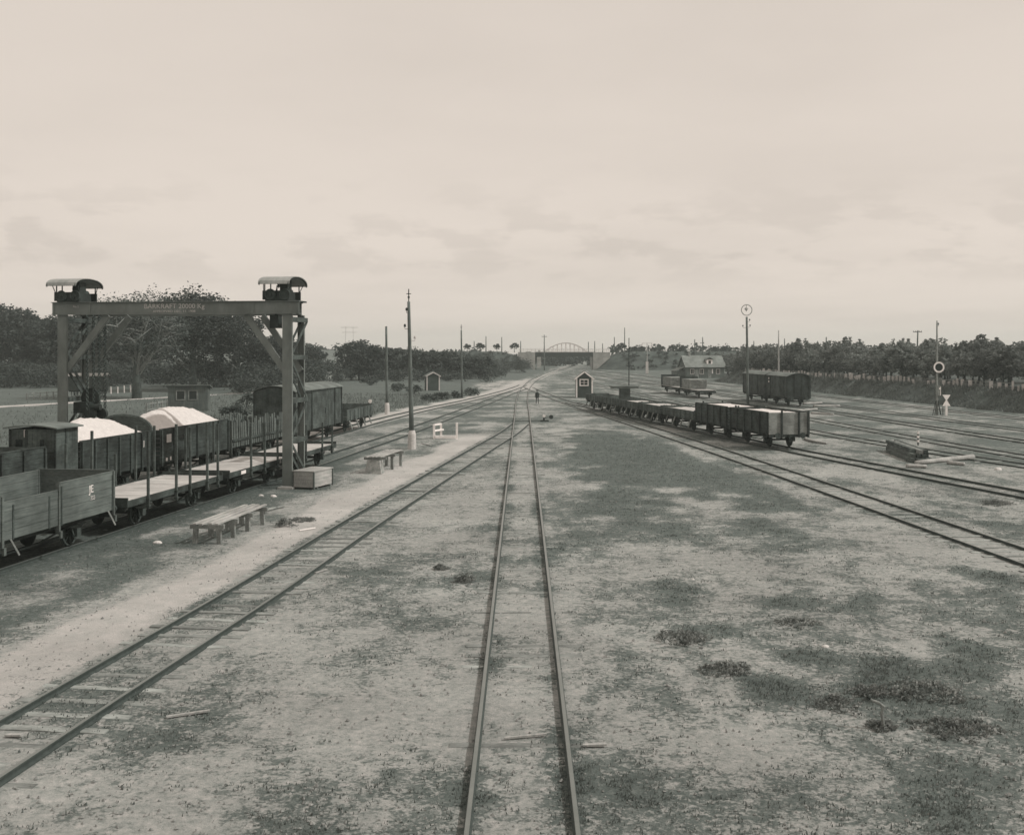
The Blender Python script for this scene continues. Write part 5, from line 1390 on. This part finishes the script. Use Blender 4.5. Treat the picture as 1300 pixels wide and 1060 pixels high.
# switch lever
p = P(690, 535)
c = empty('switch_lever', p, 0, 'small switch lever with a white knob beside the middle track', 'lever')
b = MB(); b.bb(-.3, .5, -.2, .2, -.02, .12); b.bb(-.05, .12, -.1, .1, .12, .35); b.build('base', 'iron_dark', c)
b = MB(); b.beam((0, 0, .3), (.7, 0, .42), .05, .06); b.disc((.72, 0, .42), (0, 1, 0), .2, .18, 14); b.build('lever_weight', 'iron_rust', c)
b = MB(); b.disc((.05, -.02, .52), (0, 1, 0), .13, .12, 14); b.build('knob', 'white_paint', c)
b = MB(); b.beam((-3.0, .1, .05), (-.25, .1, .06), .06, .05); b.build('pull_rod', 'iron_dark', c)
# dark beam stack
ba, be = P(1164, 587), P(1127, 572); d = (be - ba).normalized(); rz = -math.atan2(d.x, d.y); ln = 7.6; r = random.Random(9)
for lay in range(3):
    for k in range(5 - lay):
        b = MB(); x = -.25 + k * .27 + lay * .14; b.beam((x, r.uniform(-.7, .4) + lay * .4, .13 + lay * .235), (x + r.uniform(-.05, .05), ln + r.uniform(-1.6, .6), .13 + lay * .235), .23, .225)
        o = b.build('stacked_beam', 'wood_grey' if lay == 2 and k == 1 else ('wagon_paint', 'wagon_paint_mid', 'wood_weathered')[r.randrange(3)]); o.location = ba; o.rotation_euler = (0, 0, rz)
        tag(o, 'pale beam lying on top of the dark beam stack' if lay == 2 and k == 1 else 'dark squared beam in the stack beside the right tracks', 'beam', 'stacked beams')
for y in (1.0, ln - 1.2):
    b = MB(); b.beam((-.4, y, .0), (.95, y, .0), .12, .03); o = b.build('stacked_beam', 'wagon_paint'); o.location = ba; o.rotation_euler = (0, 0, rz); tag(o, 'thin bearer under the dark beam stack', 'beam', 'bearers under the beam stack')
def log(a, e, r0, r1, label, m, name='log', bend=.0):
    a, e = P(*a), P(*e); c_ = a.copy(); b = MB(); d = e - a; n = 6; s = Vector((-d.y, d.x, 0)) * bend
    b.tube([Vector((0, 0, r0 * .9)) + d * (k / n) + s * math.sin(math.pi * k / n) + Vector((0, 0, (r1 - r0) * k / n)) for k in range(n + 1)], [r0 + (r1 - r0) * k / n + .01 * math.sin(k * 2.3) for k in range(n + 1)], 10)
    o = b.build(name, m, None, True); o.location = c_; return tag(o, label, 'log')
log((1163, 590), (1235, 583), .13, .16, 'long pale log lying in front of the dark beam stack', 'wood_pale')
log((1150, 593.5), (1176, 594), .12, .10, 'short pale log below the near end of the beam stack', 'wood_pale')
log((1203, 589), (1224, 591), .12, .10, 'stub of pale timber just under the long pale log', 'wood_pale')
log((1022, 557), (1049, 564), .10, .08, 'bent pale branch lying right of the plank-ended wagon', 'wood_pale', 'log', -.09)
log((1020, 514), (1043, 512.5), .15, .13, 'thick pale trunk lying at the foot of the near boxcar', 'wood_pale')
log((1033, 517), (1066, 516), .15, .11, 'longest pale trunk lying right of the near boxcar', 'wood_pale')
log((1012, 523), (1037, 520.5), .14, .12, 'pale trunk lying just behind the plank-ended wagon', 'wood_pale')
log((1030, 525.5), (1058, 527), .13, .10, 'pale trunk lying on the nearest track edge right of the plank-ended wagon', 'wood_pale')
log((820, 513), (850, 514.5), .08, .08, 'thin pale pole lying beyond the low wagons', 'wood_pale')
log((335, 652), (360, 644), .06, .04, 'dead branch lying right of the nearest plank trestle', 'wood_grey', 'log', .1)
def scrap(a, e, w, label, m='wood_pale'):
    a, e = P(*a), P(*e); b = MB(); d = e - a; b.beam((0, 0, .02), (d.x, d.y, .035), w, .03); o = b.build('plank_scrap', m); o.location = a; tag(o, label, 'plank')
scrap((211, 911), (266, 904), .07, 'thin white stick lying right of the curved left track')
scrap((8, 934), (28, 935), .10, 'short pale plank between the rails at the lower left corner')
scrap((640, 938), (694, 934), .05, 'thin pale lath lying between the rails at the bottom')
scrap((740, 947), (770, 947), .08, 'short plank half buried right of the middle track')
scrap((380, 674), (400, 671), .07, 'small bright splinter beside the sandy path', 'white_paint')
scrap((400, 728), (415, 724), .06, 'small pale splinter beside the curved left track')
scrap((548, 566), (535, 563), .12, 'pale plank lying in the grass below the white frame')
def stone(px, py, s, label, m='stone_white', seed=1):
    r = random.Random(seed); v = []; f = []; n, k = 9, 5
    for j in range(k):
        t = math.pi * .5 * j / (k - 1)
        for i in range(n):
            a = 2 * math.pi * i / n; q = s * math.cos(t) * (1 + .3 * noise.noise(Vector((math.cos(a) * 1.5, math.sin(a) * 1.5, seed + t)))) + .002
            v.append((q * math.cos(a) * 1.25, q * math.sin(a), s * .75 * math.sin(t) - .02))
    for j in range(k - 1):
        for i in range(n): f.append((j * n + i, j * n + (i + 1) % n, (j + 1) * n + (i + 1) % n, (j + 1) * n + i))
    b = MB(); b.add(v, f); o = b.build('stone', m); o.location = P(px, py); tag(o, label, 'stone')
stone(200, 689, .13, 'bright white stone in the cinders left of the nearest trestle', seed=2)
stone(1267, 596, .18, 'bright white stone at the right picture edge beside the tracks', seed=3)
stone(331, 629, .10, 'pale stone at the foot of the right crane leg', seed=4)
stone(347, 630, .13, 'larger pale stone close to the right crane leg', seed=5)
stone(880, 735, .04, 'small white pebble stone in the sandy patch right of the middle track', seed=6)
stone(1048, 820, .07, 'flat pale stone in the grass at lower right', seed=7)
stone(432, 519.5, .3, 'white stone on the ballast beside the left track', seed=8)
# white heap below the bushes
p = P(489, 478); c = empty('white_rubble', p, 0, 'heap of bright white rubble below the bushy trees', 'rubble'); r = random.Random(21)
for i in range(12):
    b = MB(); x, y = r.uniform(-3.2, 3.2), r.uniform(-.8, .8); z = r.uniform(.2, 1.7) * (1 - abs(x) / 5); q = r.uniform(.3, .6)
    b.tube([(x, y, -.1), (x, y, z + .3), (x, y, z + .3 + q)], [q * 1.1, q * 1.2, q * .4], 8); b.build('lump', 'stone_white', c)
# weeds
def weed(px, py, s, h0, label, seed):
    p = P(px, py); r = random.Random(seed); v = []; f = []
    for _ in range(int(170 * max(.5, s * s * 1.5))):
        a = r.random() * 6.28; d = (r.random() ** .6) * s * 1.25 * (.7 + .5 * noise.noise(Vector((math.cos(a) * 1.3, math.sin(a) * 1.3, seed)))); h = h0 * .62 * (1 if s > .5 else 1.4); x, y = math.cos(a) * d, math.sin(a) * d * .9; hh = h * max(.15, 1 - d / s * .7) * r.uniform(.5, 1.1)
        for _k in range(5):
            t = r.random() * 6.28; z = hh * r.uniform(.2, 1); l = r.uniform(.035, .085); dx, dy = math.cos(t) * l, math.sin(t) * l; o = len(v)
            v.extend([(x, y, z - .03), (x + dx * .5 - dy * .3, y + dy * .5 + dx * .3, z + l * .35), (x + dx, y + dy, z + l * .3), (x + dx * .5 + dy * .3, y + dy * .5 - dx * .3, z + l * .1)]); f.append((o, o + 1, o + 2, o + 3))
    me = bpy.data.meshes.new('weed_clump'); me.from_pydata(v, [], f); me.materials.append(MATS['weed_leaf'])
    o = bpy.data.objects.new('weed_clump', me); COL.objects.link(o); o.location = p; tag(o, label, 'weeds', 'weed clumps in the yard')
weed(591, 738, .35, .42, 'single bushy weed just left of the middle track', 1)
weed(868, 812, .75, .35, 'broad dark weed patch in the sand right of the middle track', 2)
weed(1060, 893, .55, .28, 'low weed clump left of the bent root at lower right', 3)
weed(1105, 880, .6, .26, 'leafy weed patch above the bent root at lower right', 4)
weed(1175, 880, .9, .26, 'wide leafy weed patch right of the bent root', 5)
weed(1120, 922, .30, .14, 'small weeds around the foot of the bent root', 6)
weed(1215, 925, .8, .22, 'weeds near the lower right corner', 7)
weed(1265, 640, .8, .4, 'dark weeds beside the track at the right picture edge', 8)
weed(361, 668, .4, .5, 'dry thin weed right of the nearest plank trestle', 9)
weed(385, 660, .7, .14, 'low weeds between the nearest trestle and the crate', 10)
weed(560, 722, .25, .2, 'small weed left of the bushy weed by the middle track', 11)
weed(1010, 790, .6, .2, 'flat weed patch in the middle of the right sandy ground', 12)
weed(925, 850, .7, .22, 'leafy weed patch below the broad dark weed patch', 13)
# bent root
p = P(1121, 925); b = MB(); b.tube([(.02, 0, -.05), (.0, 0, .12), (-.02, 0, .26), (.02, .02, .38), (-.06, .05, .44), (-.16, .08, .47), (-.22, .08, .52)], [.035, .03, .03, .035, .03, .026, .018], 8)
b.tube([(.02, 0, .03), (.16, .02, .0)], [.03, .015], 6); o = b.build('bent_root', 'wood_grey'); o.location = p; tag(o, 'bent pale root sticking up from the weeds at lower right', 'root')
b = MB(); b.tube([(-.2, .08, .51), (-.25, .08, .555)], [.035, .03], 8); b.build('knob', 'iron_dark', o)

# ------------------------------------------------------------------ the walker on the middle track
def person():
    c = empty('person', P(682, 513.2), R(12), 'person in dark clothes and cap standing right of the middle track in the distance', 'person')
    vs = [(0, 0, .92), (0, .01, 1.12), (0, .0, 1.38), (0, -.01, 1.50), (0, .02, 1.56), (0, .03, 1.66), (0, .02, 1.72),
          (-.10, 0, .88), (-.11, .08, .48), (-.12, .02, .08), (-.12, .16, .04), (.10, 0, .88), (.11, -.06, .48), (.12, -.16, .10), (.12, -.02, .04),
          (-.18, 0, 1.40), (-.25, -.04, 1.14), (-.25, .05, .90), (-.24, .09, .82), (.18, 0, 1.40), (.25, .05, 1.14), (.24, .16, .92), (.23, .20, .84)]
    es = [(0, 1), (1, 2), (2, 3), (3, 4), (4, 5), (5, 6), (0, 7), (7, 8), (8, 9), (9, 10), (0, 11), (11, 12), (12, 13), (13, 14), (2, 15), (15, 16), (16, 17), (17, 18), (2, 19), (19, 20), (20, 21), (21, 22)]
    rad = [.15, .14, .15, .065, .085, .095, .06, .095, .065, .045, .04, .095, .065, .045, .04, .065, .05, .036, .032, .065, .05, .036, .032]
    me = bpy.data.meshes.new('body'); me.from_pydata(vs, es, []); me.materials.append(MATS['cloth_dark']); me.materials.append(MATS['skin'])
    o = bpy.data.objects.new('body', me); COL.objects.link(o); o.parent = c
    sk = o.modifiers.new('skin', 'SKIN'); sk.use_smooth_shade = True
    for i, q in enumerate(rad): me.skin_vertices[0].data[i].radius = (q, q * .85); me.skin_vertices[0].data[i].use_root = i == 0
    ss = o.modifiers.new('sub', 'SUBSURF'); ss.levels = 1; ss.render_levels = 2
    bpy.context.view_layer.update()
    m2 = bpy.data.meshes.new_from_object(o.evaluated_get(bpy.context.evaluated_depsgraph_get())); o.modifiers.clear(); o.data = m2
    m2.materials.clear(); m2.materials.append(MATS['cloth_dark']); m2.materials.append(MATS['skin'])
    for p_ in m2.polygons: p_.material_index = 1 if p_.center.z > 1.52 or (p_.center.z < .88 and abs(p_.center.x) > .2) else 0
    b = MB(); n = 14; prof = [(.80, .23, .17), (1.0, .20, .15), (1.2, .205, .155), (1.4, .21, .14), (1.48, .11, .09)]
    v = [(a * math.cos(2 * math.pi * k / n), d * math.sin(2 * math.pi * k / n) + .0, z) for z, a, d in prof for k in range(n)]
    b.add(v, [(j * n + k, j * n + (k + 1) % n, (j + 1) * n + (k + 1) % n, (j + 1) * n + k) for j in range(4) for k in range(n)]); b.build('coat', 'cloth_dark', c, True)
    b = MB(); b.tube([(0, .02, 1.68), (0, .02, 1.74), (0, .01, 1.79)], [.115, .12, .07], 12); b.disc((0, .1, 1.69), (0, 0, 1), .1, .015, 10); b.build('cap', 'cloth_dark', c, True)
person()

# ------------------------------------------------------------------ camera, light, sky, air
cam = bpy.data.cameras.new('camera'); co = bpy.data.objects.new('camera', cam); COL.objects.link(co)
co.location = (0, 0, H); co.rotation_euler = (R(90), 0, 0)
cam.sensor_width = 36; cam.sensor_fit = 'HORIZONTAL'; cam.lens = 36 * 1400 / 1300; cam.shift_x = -13 / 1300; cam.shift_y = -84 / 1300; cam.clip_start = .1; cam.clip_end = 6000
scn.camera = co
SUN_AZ, SUN_EL = R(100), R(47)
sd = Vector((math.sin(SUN_AZ) * math.cos(SUN_EL), math.cos(SUN_AZ) * math.cos(SUN_EL), math.sin(SUN_EL)))
sl = bpy.data.lights.new('sun', 'SUN'); sl.energy = 2.6; sl.angle = R(1.5); sl.color = (1.0, .965, .91)
so = bpy.data.objects.new('sun', sl); COL.objects.link(so); so.rotation_euler = (-sd).to_track_quat('-Z', 'Y').to_euler(); so.location = (40, -20, 60)
w = bpy.data.worlds.new('World'); scn.world = w; w.use_nodes = True
nt = w.node_tree; N = nt.nodes; L = nt.links; N.clear()
out = N.new('ShaderNodeOutputWorld'); bg = N.new('ShaderNodeBackground'); L.new(bg.outputs[0], out.inputs[0])
sky = N.new('ShaderNodeTexSky'); sky.sky_type = 'NISHITA'; sky.sun_disc = False; sky.sun_elevation = SUN_EL; sky.sun_rotation = SUN_AZ; sky.dust_density = 3
bw = N.new('ShaderNodeRGBToBW'); L.new(sky.outputs[0], bw.inputs[0])
def M_(op, a, b=None, c=None, clamp=False):
    x = N.new('ShaderNodeMath'); x.operation = op; x.use_clamp = clamp
    for i, q in enumerate((a, b, c)):
        if q is None: continue
        if isinstance(q, (int, float)): x.inputs[i].default_value = q
        else: L.new(q, x.inputs[i])
    return x.outputs[0]
tc = N.new('ShaderNodeTexCoord'); sx = N.new('ShaderNodeSeparateXYZ'); L.new(tc.outputs['Generated'], sx.inputs[0])
zz = M_('MAXIMUM', sx.outputs[2], 0.0); den = M_('ADD', zz, .085)
cx = N.new('ShaderNodeCombineXYZ'); L.new(M_('DIVIDE', sx.outputs[0], den), cx.inputs[0]); L.new(M_('DIVIDE', sx.outputs[1], den), cx.inputs[1])
def nz(scale, det, off, vec=None, rg=.55):
    mp = N.new('ShaderNodeMapping'); mp.inputs['Location'].default_value = off; mp.inputs['Scale'].default_value = (scale, scale, scale)
    L.new(vec or cx.outputs[0], mp.inputs[0]); n = N.new('ShaderNodeTexNoise'); n.inputs['Scale'].default_value = 1; n.inputs['Detail'].default_value = det; n.inputs['Roughness'].default_value = rg
    L.new(mp.outputs[0], n.inputs['Vector']); return n.outputs['Fac']
def MR(x, a, b, c, d):
    r_ = N.new('ShaderNodeMapRange'); r_.interpolation_type = 'SMOOTHSTEP'
    for i, q in enumerate((a, b, c, d)): r_.inputs[i + 1].default_value = q
    L.new(x, r_.inputs[0]); return r_.outputs[0]
veil = MR(nz(.55, 5, (3, 1, 0)), .35, .72, 0, 1)
# low cumulus band just above the horizon
d2 = N.new('ShaderNodeMapping'); d2.inputs['Scale'].default_value = (14, 14, 40); d2.inputs['Location'].default_value = (1.3, 0, 2.2); L.new(tc.outputs['Generated'], d2.inputs[0])
cu = N.new('ShaderNodeTexNoise'); cu.inputs['Scale'].default_value = 1; cu.inputs['Detail'].default_value = 7; cu.inputs['Roughness'].default_value = .55; L.new(d2.outputs[0], cu.inputs['Vector'])
band = M_('MULTIPLY', MR(zz, .045, .085, 0, 1), MR(zz, .10, .17, 1, 0))
cum = M_('MULTIPLY', MR(cu.outputs['Fac'], .47, .60, 0, 1), band)
base = M_('ADD', M_('MULTIPLY', bw.outputs[0], .010), .625)
val = M_('MULTIPLY', base, M_('SUBTRACT', 1.0, M_('MULTIPLY', veil, .075)))
val = M_('MULTIPLY', val, M_('SUBTRACT', 1.0, M_('MULTIPLY', cum, .09)))
val = M_('MULTIPLY', val, MR(zz, 0, .30, 1.09, 1.0))
tm = N.new('ShaderNodeMix'); tm.data_type = 'RGBA'; tm.blend_type = 'MULTIPLY'; tm.inputs[0].default_value = 1
cc = N.new('ShaderNodeCombineColor')
for i in range(3): L.new(val, cc.inputs[i])
L.new(cc.outputs[0], tm.inputs[6]); tm.inputs[7].default_value = (1.12, 1.0, .893, 1)
L.new(tm.outputs[2], bg.inputs['Color']); bg.inputs['Strength'].default_value = 1.0
# air
b = MB(); b.bb(-1620, 1620, -170, 1620, -1.6, 30); me_o = b.build('haze', 'stone'); me_o.data.materials.clear()
hm = bpy.data.materials.new('haze_air'); hm.use_nodes = True; hn = hm.node_tree; hn.nodes.clear()
ho = hn.nodes.new('ShaderNodeOutputMaterial'); hv = hn.nodes.new('ShaderNodeVolumePrincipled'); hv.inputs['Density'].default_value = .0004; hv.inputs['Color'].default_value = (.76, .84, .82, 1); hv.inputs['Anisotropy'].default_value = .2
hn.links.new(hv.outputs[0], ho.inputs['Volume']); me_o.data.materials.append(hm); tag(me_o, kind='stuff')
scn.view_settings.view_transform = 'Standard'; scn.view_settings.look = 'None'; scn.view_settings.exposure = 0; scn.view_settings.gamma = 1
scn.render.engine = 'CYCLES'
scn.cycles.max_bounces = 6; scn.cycles.diffuse_bounces = 3; scn.cycles.glossy_bounces = 2; scn.cycles.transmission_bounces = 2; scn.cycles.volume_bounces = 1
scn.render.film_transparent = False
scn.cycles.pixel_filter_type = 'BLACKMAN_HARRIS'; scn.cycles.filter_width = 1.55
scn.cycles.use_denoising = True
